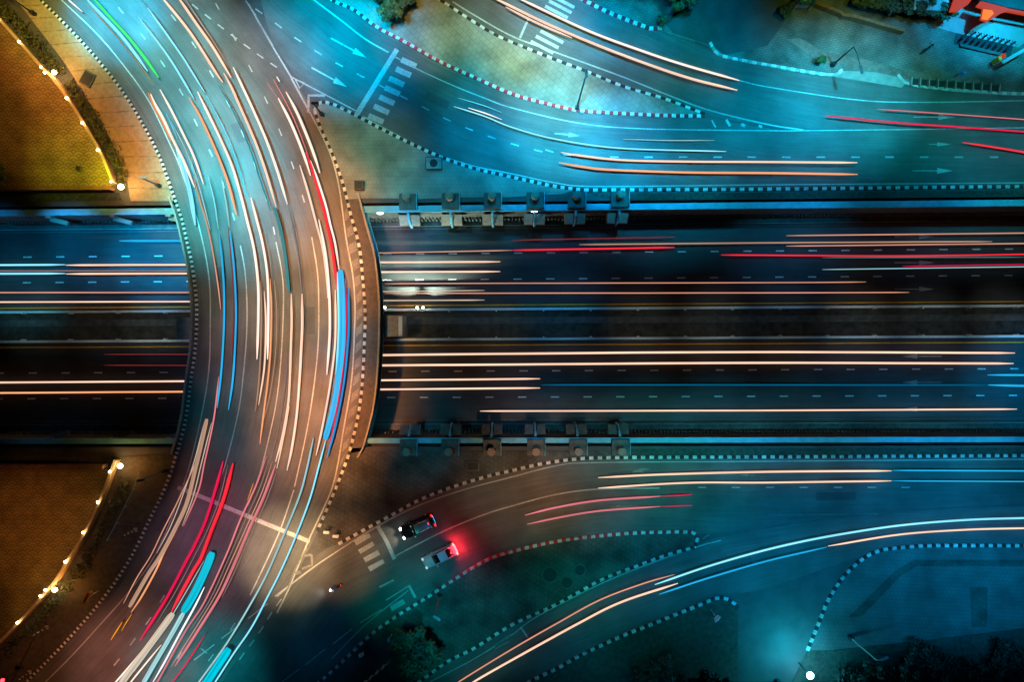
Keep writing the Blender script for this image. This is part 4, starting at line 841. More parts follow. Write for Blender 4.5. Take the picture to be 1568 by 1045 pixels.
# ------------------------------------------------------------------ vehicles
def loft_body(secs):   # secs: (x, half width, z low, z high); closed shell with a rounded section
    bm = bmesh.new(); rings = []
    for x, hw, z0, z1 in secs:
        pts = [(-hw * .92, z0), (-hw, z0 + (z1 - z0) * .35), (-hw * .97, z0 + (z1 - z0) * .75), (-hw * .82, z1), (0, z1 + .025), (hw * .82, z1), (hw * .97, z0 + (z1 - z0) * .75), (hw, z0 + (z1 - z0) * .35), (hw * .92, z0)]
        rings.append([bm.verts.new((x, y, z)) for y, z in pts])
    for a, b in zip(rings, rings[1:]):
        for j in range(len(a)): bm.faces.new((a[j], a[(j + 1) % len(a)], b[(j + 1) % len(a)], b[j]))
    bm.faces.new(rings[0]); bm.faces.new(list(reversed(rings[-1]))); bmesh.ops.recalc_face_normals(bm, faces=bm.faces); return bm
def car(px, py, ang, label, paint, L_, wd, ht, van, lit, brake):
    t = thing('car', P(px, py, 0.01), label, 'car', None, ang); h = L_ / 2; hw = wd / 2
    secs = [(-h, hw * .80, .42, .80), (-h + .12, hw * .94, .30, .92), (-h + .6, hw, .22, .98), (0, hw, .2, .94), (h - 1.0, hw * .99, .22, .86), (h - .3, hw * .90, .28, .74), (h, hw * .70, .42, .62)]
    if van: secs = [(a, b, c, d + (.14 if a > -2 else .18)) for a, b, c, d in secs]
    link('body', loft_body(secs), paint, t, True)
    if van: cab = [(-h + .18, hw * .78, .95, 1.15), (-h + .45, hw * .84, .95, ht), (h - 2.0, hw * .84, .95, ht), (h - 1.25, hw * .80, .92, 1.0)]
    else: cab = [(-h + .55, hw * .74, .9, .99), (-h + 1.25, hw * .76, .9, ht), (h - 2.25, hw * .76, .9, ht), (h - 1.35, hw * .78, .86, .93)]
    link('window', loft_body(cab), M['glass'], t, True)
    x0, x1 = cab[1][0], cab[2][0]
    bm = bmesh.new(); box(bm, ((x0 + x1) / 2, 0, ht + .02), (x1 - x0 + .1, wd * .70, .07), bev=.03); rf = link('roof', bm, paint, t)
    for s in (-1, 1):
        bm = bmesh.new(); tube(bm, [Vector((h - 1.35, s * hw * .72, .98 + (.08 if van else 0))), Vector((x1, s * hw * .66, ht + .01)), Vector((x0, s * hw * .66, ht + .01)), Vector((-h + .6, s * hw * .72, 1.0))], .045, 6); link('pillar', bm, paint, t)
        bm = bmesh.new(); box(bm, (h - 1.55, s * (hw + .09), 1.0), (.16, .2, .13), bev=.03); link('mirror', bm, paint, t)
        if van:
            bm = bmesh.new(); tube(bm, [Vector((x0 + .3, s * hw * .6, ht + .10)), Vector((x1 - .3, s * hw * .6, ht + .10))], .03, 6); link('roof_rail', bm, M['metal'], t)
        for xx in (-h + .85, h - .9):
            bm = bmesh.new(); tube(bm, [Vector((xx, s * (hw - .2), .32)), Vector((xx, s * (hw + .015), .32))], .32, 18); wh = link('wheel', bm, M['rubber'], t)
            bm = bmesh.new(); tube(bm, [Vector((xx, s * (hw - .02), .32)), Vector((xx, s * (hw + .03), .32))], .2, 12); link('rim', bm, M['metal'], wh)
        bm = bmesh.new(); bmesh.ops.create_uvsphere(bm, u_segments=10, v_segments=6, radius=.17); bmesh.ops.scale(bm, vec=(.9, 1.25, .7), verts=bm.verts); bmesh.ops.translate(bm, vec=(h - .14, s * hw * .68, .70 + (.08 if van else 0)), verts=bm.verts)
        link('headlight', bm, M['e_head' if lit else 'e_dim'], t, True)
        bm = bmesh.new(); box(bm, (-h + .02, s * hw * .72, .84 + (.15 if van else .03)), (.16, .34, .20), bev=.04); link('tail_light', bm, M['e_brake' if brake else 'e_tail'], t)
    bm = bmesh.new(); box(bm, (-h - .04, 0, .62), (.06, wd * .6, .12), bev=.02); link('bumper_lamp', bm, M['e_brake' if brake else 'e_blue'], t)
    bm = bmesh.new(); box(bm, (-h + .62, 0, 1.03 if not van else ht + .06), (.10, .3, .05), bev=.01); link('brake_light', bm, M['e_tail'], t)
    ca, sa = math.cos(ang), math.sin(ang)
    def lamp(x, y, z, dx, e, col, size=1.4):
        l = bpy.data.lights.new('car_light', 'SPOT'); l.energy = e; l.color = col; l.spot_size = size; l.spot_blend = .9; l.shadow_soft_size = .12
        o = bpy.data.objects.new('car_light', l); COL.objects.link(o); o.location = t.location + Vector((x * ca - y * sa, x * sa + y * ca, z)); d = Vector((dx * ca, dx * sa, -0.22)); o.rotation_euler = d.to_track_quat('-Z', 'Y').to_euler()
    if lit:
        for s in (-1, 1): lamp(h + .15, s * .6, .75, 1, 260, (1, .80, .6))
    if brake:
        for s in (-1, 1):
            l = bpy.data.lights.new('car_light', 'POINT'); l.energy = 320; l.color = (1, .02, .035); l.shadow_soft_size = .1
            o = bpy.data.objects.new('car_light', l); COL.objects.link(o); o.location = t.location + Vector(((-h - .28) * ca - s * .5 * sa, (-h - .28) * sa + s * .5 * ca, 1.0))
    return t
car(640.5, 805, math.radians(203.5), 'black people carrier with headlights on, waiting at the stop line', M['black_paint'], 4.45, 1.78, 1.62, True, True, False)
car(674, 850, math.radians(206), 'silver saloon car with glowing red brake lights, waiting below the black car', M['silver'], 4.5, 1.74, 1.40, False, False, True)

def motorcycle(px, py, ang, label, paint, z=0.13, grp=None, lit=False):
    t = thing('motorcycle', P(px, py, z), label, 'motorcycle', grp, ang)
    for xx in (-.62, .62):
        bm = bmesh.new(); tube(bm, [Vector((xx, -.05, .28)), Vector((xx, .05, .28))], .28, 16); link('wheel', bm, M['rubber'], t)
    bm = bmesh.new(); tube(bm, [Vector((-.75, 0, .62)), Vector((-.35, 0, .60)), Vector((0, 0, .40)), Vector((.30, 0, .50)), Vector((.48, 0, .85))], .15, 10, .10); link('body', bm, paint, t, True)
    bm = bmesh.new(); box(bm, (-.32, 0, .76), (.72, .27, .12), bev=.05); link('seat', bm, M['rubber'], t)
    bm = bmesh.new(); tube(bm, [Vector((.28, -.36, 1.0)), Vector((.40, -.12, .98)), Vector((.40, .12, .98)), Vector((.28, .36, 1.0))], .03, 6); link('handlebar', bm, M['dmetal'], t)
    bm = bmesh.new(); tube(bm, [Vector((.46, 0, .95)), Vector((.62, 0, .30))], .045, 6); link('fork', bm, M['metal'], t)
    for s in (-1, 1):
        bm = bmesh.new(); tube(bm, [Vector((.32, s * .28, 1.0)), Vector((.26, s * .42, 1.16))], .015, 5); box(bm, (.26, s * .42, 1.18), (.03, .12, .08)); link('mirror', bm, M['dmetal'], t)
    bm = bmesh.new(); bmesh.ops.create_uvsphere(bm, u_segments=10, v_segments=6, radius=.13); bmesh.ops.translate(bm, vec=(.54, 0, .92), verts=bm.verts); link('headlight', bm, M['e_head'] if lit else M['glass'], t, True)
    bm = bmesh.new(); box(bm, (-.8, 0, .66), (.06, .2, .1), bev=.02); link('tail_light', bm, M['e_tail'] if lit else M['crim_paint'], t)
    return t
paints = ['black_paint', 'navy_paint', 'black_paint', 'black_paint', 'navy_paint', 'crim_paint', 'black_paint', 'crim_paint', 'navy_paint']
for k in range(9):
    motorcycle(1473 + k * 8.6, 57 + k * 2.1, math.radians(48), f'parked {"black" if paints[k] == "black_paint" else "navy" if paints[k] == "navy_paint" else "dark red"} motorcycle, number {k + 1} from the left of the slanted row by the shop'.replace('number 1 ', 'first ').replace('number 2 ', 'second ').replace('number 3 ', 'third ').replace('number 4 ', 'fourth ').replace('number 5 ', 'fifth ').replace('number 6 ', 'sixth ').replace('number 7 ', 'seventh ').replace('number 8 ', 'eighth ').replace('number 9 ', 'ninth '), M[paints[k]], 0.145, 'row of parked motorcycles')
motorcycle(1416, 77, math.radians(35), 'lone black motorcycle parked on the pavement away from the row', M['black_paint'])
rb = motorcycle(515, 898, math.radians(203), 'motorcycle with lit headlight ridden on the lower slip road', M['navy_paint'], 0.012, None, True)
# rider: one skinned body
def skin_person(loc, rz, label):
    J = {'pel': (-.22, 0, .86), 'sp': (-.16, 0, 1.12), 'ch': (-.06, 0, 1.33), 'nk': (-.02, 0, 1.46), 'hd': (.02, 0, 1.62), 'ht': (.01, 0, 1.72)}
    R = {'pel': (.17, .14), 'sp': (.16, .12), 'ch': (.19, .13), 'nk': (.06, .06), 'hd': (.10, .11), 'ht': (.07, .07)}
    E = [('pel', 'sp'), ('sp', 'ch'), ('ch', 'nk'), ('nk', 'hd'), ('hd', 'ht')]
    for s, n in ((-1, 'r'), (1, 'l')):
        J.update({'sh' + n: (-.04, s * .21, 1.36), 'el' + n: (.10, s * .30, 1.14), 'wr' + n: (.27, s * .31, 1.03), 'ha' + n: (.31, s * .30, 1.02), 'hi' + n: (-.18, s * .10, .82), 'kn' + n: (.20, s * .2, .72), 'an' + n: (.08, s * .2, .34), 'to' + n: (.22, s * .2, .29)})
        R.update({'sh' + n: (.075, .075), 'el' + n: (.05, .05), 'wr' + n: (.035, .035), 'ha' + n: (.04, .03), 'hi' + n: (.10, .10), 'kn' + n: (.065, .065), 'an' + n: (.045, .045), 'to' + n: (.04, .03)})
        E += [('ch', 'sh' + n), ('sh' + n, 'el' + n), ('el' + n, 'wr' + n), ('wr' + n, 'ha' + n), ('pel', 'hi' + n), ('hi' + n, 'kn' + n), ('kn' + n, 'an' + n), ('an' + n, 'to' + n)]
        for f in range(5):
            off = (-.035 + .018 * f) if f < 4 else 0.03; ln = (.07, .08, .078, .065, .05)[f]
            a, b = f'f{n}{f}', f'g{n}{f}'
            J[a] = (.31 + .03, s * (.30) + off, 1.03); J[b] = (.31 + ln * .7, s * .30 + off * (1.1 if f < 4 else 1.8), .99)
            R[a] = (.010, .010); R[b] = (.009, .009); E += [('ha' + n, a), (a, b)]
    names = list(J); me = bpy.data.meshes.new('person'); me.from_pydata([J[k] for k in names], [(names.index(a), names.index(b)) for a, b in E], [])
    o = bpy.data.objects.new('person', me); COL.objects.link(o); o.location = loc; o.rotation_euler = (0, 0, rz)
    md = o.modifiers.new('Skin', 'SKIN'); sv = me.skin_vertices[0].data
    for i, k in enumerate(names): sv[i].radius = R[k]
    sv[0].use_root = True
    o.modifiers.new('Subdivision', 'SUBSURF').levels = 2; o.modifiers['Subdivision'].render_levels = 2
    me.materials.append(M['blue_cloth']); tag(o, label, 'person')
    bm = bmesh.new(); bmesh.ops.create_uvsphere(bm, u_segments=16, v_segments=10, radius=.155); bmesh.ops.scale(bm, vec=(1.1, .95, .9), verts=bm.verts); bmesh.ops.translate(bm, vec=(.01, 0, 1.68), verts=bm.verts); hm = link('helmet', bm, M['helmet'], o, True)
    bm = bmesh.new(); box(bm, (.125, 0, 1.62), (.06, .16, .12), bev=.03); link('face', bm, M['skin'], o, True)
    return o
skin_person(rb.location + Vector((0, 0, 0.02)), math.radians(203), 'rider in a blue jacket and white helmet on the moving motorcycle')
l = bpy.data.lights.new('headlight_light', 'SPOT'); l.energy = 250; l.color = (.9, .97, 1); l.spot_size = 1.3; l.spot_blend = .9
o = bpy.data.objects.new('headlight_light', l); COL.objects.link(o); o.location = rb.location + Vector((-.75, -.32, .9)); o.rotation_euler = Vector((-.92, -.39, -.25)).to_track_quat('-Z', 'Y').to_euler()

# ------------------------------------------------------------------ poles, signs, boxes
def lamp_post(px, py, h, label, arm=None, m='dmetal', z=0.12, lit=False):
    t = thing('lamp_post', P(px, py, z), label, 'lamp post')
    bm = bmesh.new(); tube(bm, [Vector((0, 0, 0)), Vector((0, 0, h))], .13, 10, .07); link('pole', bm, M[m], t)
    bm = bmesh.new(); box(bm, (0, 0, .45), (.5, .4, .9), bev=.04); link('base_cabinet', bm, M['dmetal'], t)
    ax, ay = arm or (0.0, 0.0)
    if arm:
        bm = bmesh.new(); tube(bm, [Vector((0, 0, h - .1)), Vector((ax * .3, ay * .3, h + .25)), Vector((ax, ay, h + .35))], .06, 8); link('arm', bm, M[m], t)
    bm = bmesh.new(); box(bm, (ax, ay, h + .33), (.32, .95, .16), rz=math.atan2(-ax, ay) if arm else 0, bev=.05); hd = link('lamp_head', bm, M[m], t)
    return t
lamp_post(883, 166, 11.0, 'tall dark lamp post at the lower kerb of the upper island', (0.0, 0.0))
lamp_post(1274, 100, 5.6, 'grey lamp post with long arm on the pavement corner at the upper right', (0.7, -2.9))
lamp_post(245, 285, 4.4, 'slim pale pole on the cream verge left of the curved road', (0.4, 0.0), 'polem')
lamp_post(252, 721.5, 6.2, 'slim pole standing by the left kerb on the lower verge', (0.5, 0.1), 'polem')
lamp_post(674, 913, 6.2, 'slim teal pole on the lower island near the tree', (0.3, -0.2), 'polem')
lamp_post(494, 176, 4.0, 'short dark pole on the rounded nose of the tiled pavement', (0.3, 0.0))
lamp_post(1190, 1042, 6.0, 'thin pole at the bottom edge left of the bright cyan lamp', (1.2, 0.4), 'polem')
lamp_post(1300, 975, 6.5, 'faint thin pole on the lawn at the lower right', (0.8, 0.3), 'polem')
lamp_post(54, 22, 3.5, 'dark bracketed pole on the verge in the top left corner', (-2.0, 1.6))
def striped_pole(px, py, h, label):
    bm = bmesh.new(); n = 8
    for k in range(n): tube(bm, [Vector((0, 0, h * k / n)), Vector((0, 0, h * (k + 1) / n))], .10, 8, mi=k % 2)
    t = thing('marker_pole', P(px, py, .12), label, 'pole', 'striped marker poles on the lower verge'); link('shaft', bm, [M['kwhite'], M['kblack']], t)
    bm = bmesh.new(); box(bm, (0, 0, .06), (.5, .5, .12), bev=.02); link('base', bm, M['kplain'], t)
striped_pole(208, 812, 3.2, 'black and white striped pole on the lower verge, upper one'); striped_pole(72, 961.5, 3.0, 'black and white striped pole on the lower verge, lower one'); striped_pole(46, 1030, 2.4, 'black and white striped pole in the bottom left corner')
def sign(px, py, h, label, cols, size=(.7, .06, .7), rz=0.0, z=.13):
    t = thing('road_sign', P(px, py, z), label, 'sign', None, rz)
    bm = bmesh.new(); tube(bm, [Vector((0, 0, 0)), Vector((0, 0, h))], .05, 8); link('post', bm, M['metal'], t)
    bm = bmesh.new(); box(bm, (0, .07, h - size[2] / 2), size, bev=.02); link('panel', bm, M[cols[0]], t)
    if len(cols) > 1:
        bm = bmesh.new(); box(bm, (0, .075, h - size[2] - .3), (size[0] * .8, size[1], size[2] * .5), bev=.02); link('lower_panel', bm, M[cols[1]], t)
sign(152, 905.5, 2.6, 'orange road sign on a slanting pole on the lower verge', ['osign'], (1.5, .3, .7), 1.1)
sign(1459, 122, 2.4, 'blue sign on a white pole by the striped planter', ['bsign'], (.5, .5, .7), .6)
sign(1518, 98, 1.6, 'yellow sign board by the end of the pale screen wall', ['ysign'], (.4, .5, 1.3), .2)
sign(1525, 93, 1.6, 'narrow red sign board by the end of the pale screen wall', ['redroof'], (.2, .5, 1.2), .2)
sign(504, 812, 1.5, 'small lit sign on the pavement tip, left one of two', ['white', 'dmetal'], (.7, .35, .4), -.1); sign(518, 818, 1.5, 'small lit sign on the pavement tip, right one of two', ['white', 'dmetal'], (.7, .35, .4), -.1)
sign(557, 998, 1.4, 'small white sign on the dark island tip near the red and white kerb', ['white'], (.6, .4, .4), .5)
sign(600, 972, 2.2, 'small blue sign left of the round tree', ['bsign'], (.35, .4, .8), .3)
sign(1088, 934, 3.4, 'tall frame sign inside the striped kerb at the bottom centre', ['metal', 'metal'], (.9, .08, .5), .8)
sign(1226, 10, 2.0, 'white notice board beside the blue tarpaulin stall', ['white'], (.9, .25, .9), .4)
t = thing('traffic_light', P(36, 1022, .12), 'traffic light showing red in the bottom left corner', 'traffic light')
bm = bmesh.new(); tube(bm, [Vector((0, 0, 0)), Vector((0, 0, 3.0))], .08, 8); link('pole', bm, M['dmetal'], t)
bm = bmesh.new(); box(bm, (0, 0, 3.3), (.4, .4, 1.0), bev=.04); hd = link('signal_head', bm, M['dmetal'], t)
bm = bmesh.new(); bmesh.ops.create_uvsphere(bm, u_segments=12, v_segments=8, radius=.22); bmesh.ops.translate(bm, vec=(.1, .12, 3.72), verts=bm.verts); link('red_lamp', bm, M['e_red'], hd, True)
t = thing('cyan_lamp_post', P(1223, 1016, .1), 'lamp post with brilliant cyan lamp at the bottom edge', 'lamp post')
bm = bmesh.new(); tube(bm, [Vector((0, 0, 0)), Vector((0, 0, 2.6))], .09, 8); link('pole', bm, M['dmetal'], t)
bm = bmesh.new(); bmesh.ops.create_uvsphere(bm, u_segments=16, v_segments=10, radius=.42); bmesh.ops.scale(bm, vec=(1, 1, .6), verts=bm.verts); bmesh.ops.translate(bm, vec=(.2, -.2, 2.9), verts=bm.verts); link('lamp_globe', bm, M['e_cyan'], t, True)
l = bpy.data.lights.new('cyan_lamp_light', 'POINT'); l.energy = 5000; l.color = (0.0, .55, .8); l.shadow_soft_size = .5; o = bpy.data.objects.new('cyan_lamp_light', l); COL.objects.link(o); o.location = P(1229, 1020, 4.2)
def hatch_box(px, py, sx, sy, label, rz=0.0, fan=True, h=.7):
    t = thing('utility_box', P(px, py, .13), label, 'utility box', None, rz)
    bm = bmesh.new(); box(bm, (0, 0, h / 2), (sx, sy, h), bev=.05); link('cabinet', bm, M['dconcrete' if not fan else 'concrete'], t)
    if fan:
        bm = bmesh.new(); tube(bm, [Vector((0, 0, h)), Vector((0, 0, h + .04))], .5, 20); link('vent', bm, M['pit'], t)
        bm = bmesh.new(); bar(bm, [Vector((-sx / 2, -sy / 2, h)), Vector((sx / 2, -sy / 2, h)), Vector((sx / 2, sy / 2, h)), Vector((-sx / 2, sy / 2, h)), Vector((-sx / 2, -sy / 2, h))], .08, .05); link('rim', bm, M['pit'], t)
    else:
        bm = bmesh.new(); box(bm, (0, 0, h + .03), (sx * .8, sy * .8, .06), bev=.01); link('lid', bm, M['pit'], t)
hatch_box(665, 252, 2.0, 1.5, 'pale utility box with round dark vent on the tiled pavement')
hatch_box(551, 285, 1.2, 1.2, 'small dark square cabinet on the tiled pavement by the bridge', fan=False)
hatch_box(135, 121, 1.6, 1.9, 'dark open square pit cover on the cream verge', -.5, False, .25)
hatch_box(724, 714, 1.7, 1.2, 'dark square cover on the dark pavement below the lower wall', 0, False, .3)
hatch_box(123, 259, .6, .6, 'small round drum on the fan paving of the upper garden', 0, False, .5)
def round_pit(px, py, r, label):
    t = thing('tree_pit', P(px, py, .13), label, 'tree pit', 'round tree pits on the lower island')
    bm = bmesh.new(); tube(bm, [Vector((0, 0, 0)), Vector((0, 0, .03))], r, 24); link('soil', bm, M['pit'], t)
    bm = bmesh.new(); bar(bm, [Vector((r * math.cos(a), r * math.sin(a), 0)) for a in [i * math.pi / 12 for i in range(25)]], .1, .06); link('edging', bm, M['dconcrete'], t)
for x, y, r, nm in ((842, 881, .95, 'largest, leftmost'), (868, 893, .75, 'lowest'), (888, 874, .7, 'rightmost')): round_pit(x, y, r, f'round dark tree pit on the lower island, {nm} of three')

# ------------------------------------------------------------------ trees and shrubs
def tree(px, py, blobs, label, trunk_h, mats, n=260, size=.2, name='tree', cat='tree'):
    t = thing(name, P(px, py, .12), label, cat)
    bm = bmesh.new(); tube(bm, [Vector((0, 0, 0)), Vector((.05, .03, trunk_h * .6)), Vector((0, 0, trunk_h))], .18, 8, .1)
    for bx, by, bz, r in blobs: tube(bm, [Vector((0, 0, trunk_h * .7)), Vector((bx * .5, by * .5, (trunk_h + bz) / 2)), Vector((bx, by, bz))], .07, 6, .03)
    link('trunk', bm, M['bark'], t)
    bm = bmesh.new()
    for bx, by, bz, r in blobs: leaves(bm, (bx, by, bz), (r, r, r * .8), n, size, 0 if random.random() < .55 else 1, .35)
    link('crown', bm, mats, t); return t
def blobs(nb, R, h, r0, r1):
    out = []
    for k in range(nb):
        a = k * 2.4; q = R * math.sqrt((k + .3) / nb); out.append((q * math.cos(a), q * math.sin(a), h + random.uniform(-.4, .5), random.uniform(r0, r1)))
    return out
GY = [M['leaf'], M['leaf_y']]; GD = [M['leaf_d'], M['leaf']]
tree(603, 24, blobs(9, 1.5, 2.0, .55, .85), 'bushy yellow green shrub on the upper island, lower one of three', 1.6, [M['leaf_y'], M['leaf']], 240, .17)
tree(622, 4, blobs(7, 1.3, 2.2, .5, .8), 'bushy yellow green shrub on the upper island, right one of three', 1.7, [M['leaf_y'], M['leaf']], 240, .17)
tree(583, 3, blobs(6, 1.0, 2.0, .5, .7), 'dark green shrub on the upper island, left one of three', 1.5, GD, 240, .17)
tree(640, 978, blobs(16, 2.9, 4.2, .8, 1.25), 'large round dark green tree on the lower island', 3.4, [M['leaf_d'], M['leaf_dd']], 300, .22)
tree(1000, 1030, blobs(14, 3.2, 3.6, .9, 1.3), 'dark spreading tree on the bottom island, left one', 3.0, [M['leaf_dd'], M['leaf_dd']], 260, .22)
tree(1075, 1040, blobs(10, 2.4, 3.4, .8, 1.2), 'dark spreading tree on the bottom island, right one', 3.0, [M['leaf_dd'], M['leaf_dd']], 260, .22)
tree(1036, 10, blobs(10, 1.9, 2.8, .6, .9), 'dark tree beside the side road at the top', 2.2, GD, 220, .2)
tree(1011, 36, blobs(4, .5, .9, .4, .55), 'small dark bush at the tip of the red and white kerb', .6, GD, 160, .14, 'bush', 'bush')
tree(1200, 22, blobs(5, .7, 1.3, .45, .6), 'dark bush left of the blue tarpaulin stall', .9, GD, 160, .16, 'bush', 'bush')
tree(1253, 97, blobs(5, .45, 1.0, .3, .45), 'small bush on the paved corner near the lamp post', .7, GY, 110, .13, 'bush', 'bush')
for k, (x, y) in enumerate(((1310, 8), (1330, 12), (1352, 18), (1372, 14), (1392, 22), (1412, 20), (1432, 27))):
    tree(x, y, blobs(6, 1.0, 2.0, .5, .8), f'dark green tree in the row behind the brown wall, {["first", "second", "third", "fourth", "fifth", "sixth", "seventh"][k]} from the left', 1.5, GD, 170, .2)
tree(8, 270, blobs(6, 1.0, 1.6, .5, .7), 'dark shrub at the left edge of the upper garden', 1.2, [M['leaf_d'], M['leaf_d']], 200, .18, 'bush', 'bush')
for k, (x, y) in enumerate(((1290, 1040), (1330, 1030), (1380, 1036), (1430, 1015), (1480, 1030), (1530, 1000), (1400, 1000), (1560, 1035))):
    tree(x, y, blobs(9, 2.2, 1.5, .7, 1.1), f'dark bush on the lawn at the lower right, {["first", "second", "third", "fifth", "sixth", "seventh", "fourth, set back,", "last"][k]} from the left', 1.0, [M['leaf_dd'], M['leaf_dd']], 150, .2, 'bush', 'bush')
# ------------------------------------------------------------------ shop, stall and walls at the upper right
t = thing('shop_canopy', P(1500, 10, .14), 'orange and red angular canopy roof of the shop at the top right', 'canopy'); c0 = t.location.copy()
def canopy(nm, pts, z0, z1, m):
    bm = bmesh.new(); prism(bm, [P(x, y, z1) - c0 for x, y in pts], z0, z1); link(nm, bm, m, t)
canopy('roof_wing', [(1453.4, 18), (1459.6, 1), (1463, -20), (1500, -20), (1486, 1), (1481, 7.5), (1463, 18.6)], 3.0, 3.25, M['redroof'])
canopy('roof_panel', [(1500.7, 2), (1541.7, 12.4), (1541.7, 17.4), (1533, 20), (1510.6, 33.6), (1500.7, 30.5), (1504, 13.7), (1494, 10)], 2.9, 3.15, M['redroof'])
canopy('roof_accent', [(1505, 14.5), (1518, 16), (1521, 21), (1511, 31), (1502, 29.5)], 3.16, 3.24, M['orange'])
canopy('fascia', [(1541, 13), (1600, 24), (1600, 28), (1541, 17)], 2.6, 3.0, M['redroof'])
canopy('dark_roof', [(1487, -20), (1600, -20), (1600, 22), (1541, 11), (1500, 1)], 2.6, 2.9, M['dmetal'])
for x, y in ((1505, 27), (1460, 14), (1538, 16)):
    bm = bmesh.new(); q = P(x, y, .14) - c0; tube(bm, [q, q + Vector((0, 0, 2.9))], .1, 8); link('post', bm, M['metal'], t)
t = thing('corrugated_roof', P(1430, 5, .14), 'pale corrugated metal roof left of the orange canopy', 'roof'); c0 = t.location.copy()
bm = bmesh.new(); 
for k in range(26):
    a = P(1404 + k * 2.0, -14, 2.6) - c0; b = P(1404 + k * 2.0 - 4, 15 + 0.05 * k, 2.4) - c0; tube(bm, [a, b], .11, 6)
link('sheet', bm, M['corr'], t)
for x in (1405, 1448):
    bm = bmesh.new(); q = P(x, 12, .14) - c0; tube(bm, [q, q + Vector((0, 0, 2.4))], .08, 6); link('post', bm, M['metal'], t)
t = thing('market_stall', P(1226, 6, .14), 'stall under a crumpled blue tarpaulin at the top', 'stall')
bm = bmesh.new()
for i in range(5):
    for j in range(4): pass
g = [[bm.verts.new((-1.1 + .45 * i, -.9 + .6 * j, 1.9 + random.uniform(-.25, .25))) for j in range(4)] for i in range(6)]
for i in range(5):
    for j in range(3): bm.faces.new((g[i][j], g[i + 1][j], g[i + 1][j + 1], g[i][j + 1]))
bmesh.ops.solidify(bm, geom=bm.faces[:], thickness=.04); link('tarpaulin', bm, M['tarp'], t)
for x, y in ((-1, -.8), (1, -.8), (1, .8), (-1, .8)):
    bm = bmesh.new(); tube(bm, [Vector((x, y, 0)), Vector((x, y, 1.8))], .04, 6); link('pole', bm, M['metal'], t)
bm = bmesh.new(); box(bm, (0, 0, .4), (1.6, 1.1, .8), bev=.03); link('counter', bm, M['white'], t)
bm = bmesh.new(); bar(bm, W([(1238, 6), (1282, 23), (1286, 27), (1302, 29), (1340, 40), (1380, 51)], .13, 6), .38, .9); tag(link('boundary_wall', bm, M['brownw']), 'low brown wall running from the stall to the shop', 'wall')
bm = bmesh.new(); bar(bm, W([(1522, 103), (1558, 82)], .13, 6), .4, 1.5); tag(link('screen_wall', bm, M['corr']), 'pale screen wall right of the motorcycles', 'wall')
bm = bmesh.new(); prism(bm, W([(1468, 67), (1539, 84), (1538, 88), (1468, 72)], .13), .13, .42); tag(link('parking_kerb', bm, M['asphalt']), 'long low concrete step in front of the motorcycle row', 'step')
t = thing('planter', P(1460, 131, .13), 'low planter divided into bays behind the kerb at the right', 'planter'); c0 = t.location.copy()
bm = bmesh.new(); pl = W([(1393, 125), (1460, 130), (1527, 136)], .13, 6); bar(bm, [p - c0 for p in pl], .75, .12); link('bed', bm, M['pit'], t)
for k in range(11):
    bm = bmesh.new(); q = P(1393 + 13.4 * k, 125.5 + 1.08 * k, .13) - c0; box(bm, q + Vector((0, 0, .25)), (.12, 1.0, .5), rz=-.08); link('divider', bm, M['kplain'], t)
t = thing('low_fence', P(585, 1022, .13), 'white post fence running to the bottom edge beside the round tree', 'fence'); c0 = t.location.copy()
fp = W([(606, 1004), (590, 1018), (575, 1031), (559, 1044), (540, 1060)], .13, 12)
bm = bmesh.new(); bar(bm, [p - c0 + Vector((0, 0, .5)) for p in fp], .06, .14); link('rail', bm, M['white'], t)
for p in fp:
    bm = bmesh.new(); box(bm, p - c0 + Vector((0, 0, .4)), (.32, .18, .8), rz=.6, bev=.02); link('post', bm, M['white'], t)

# ------------------------------------------------------------------ light trails: solid glowing lines at lamp height above the lanes
def trail(label, col, wd, pts, z=.75, flat=False, grp=None):
    path = W(pts, z, 7.0); bm = bmesh.new(); uv = bm.loops.layers.uv.new('UVMap'); wd *= 0.9 if flat else 1.05; n = len(path)
    off = random.uniform(0, 300); s = [off]
    for a, b in zip(path, path[1:]): s.append(s[-1] + (b - a).length)
    nv = sides(path); rings = []; SEG = 7 if flat else 12
    for i, (p, q) in enumerate(zip(path, nv)):
        e = min(s[i] - s[0], s[-1] - s[i]); k = min(1.0, 0.35 + e / (0.9 if flat else 3.2)); hw = wd / PX / 2 * (k if not flat else max(k, .7))
        if flat: sec = [(-1, 0), (-1, .14), (-.6, .22), (0, .25), (.6, .22), (1, .14), (1, 0)]; rings.append([bm.verts.new(p + q * a * hw + Vector((0, 0, b))) for a, b in sec])
        else: rings.append([bm.verts.new(p - q * math.cos(x) * hw + Vector((0, 0, math.sin(x) * hw))) for x in [2 * math.pi * j / SEG for j in range(SEG)]])
    for i in range(n - 1):
        for j in range(SEG):
            j2 = (j + 1) % SEG; f = bm.faces.new((rings[i][j], rings[i][j2], rings[i + 1][j2], rings[i + 1][j]))
            for lp, c in zip(f.loops, ((j / SEG, s[i]), ((j + 1) / SEG, s[i]), ((j + 1) / SEG, s[i + 1]), (j / SEG, s[i + 1]))): lp[uv].uv = c
    bm.faces.new(rings[0]); bm.faces.new(list(reversed(rings[-1]))); bmesh.ops.recalc_face_normals(bm, faces=bm.faces)
    return tag(link('light_trail', bm, (TF if flat else TM)[col], None, True), label, 'light trail', grp)
G1 = 'light trails over the curved road'
def ring(label, col, wd, pts, flat=False): trail(label, col, wd, pts, .75, flat, G1)
ring('short white light trail in the top left corner of the curved road', 'white', 3, [(98, -8), (107.5, 1.5), (126, 17.5)])
ring('wide pale blue light trail left of the green one', 'ice', 4.6, [(128, -8), (142.7, 9), (182.5, 50.5), (205.4, 79.6), (226, 108.7)])
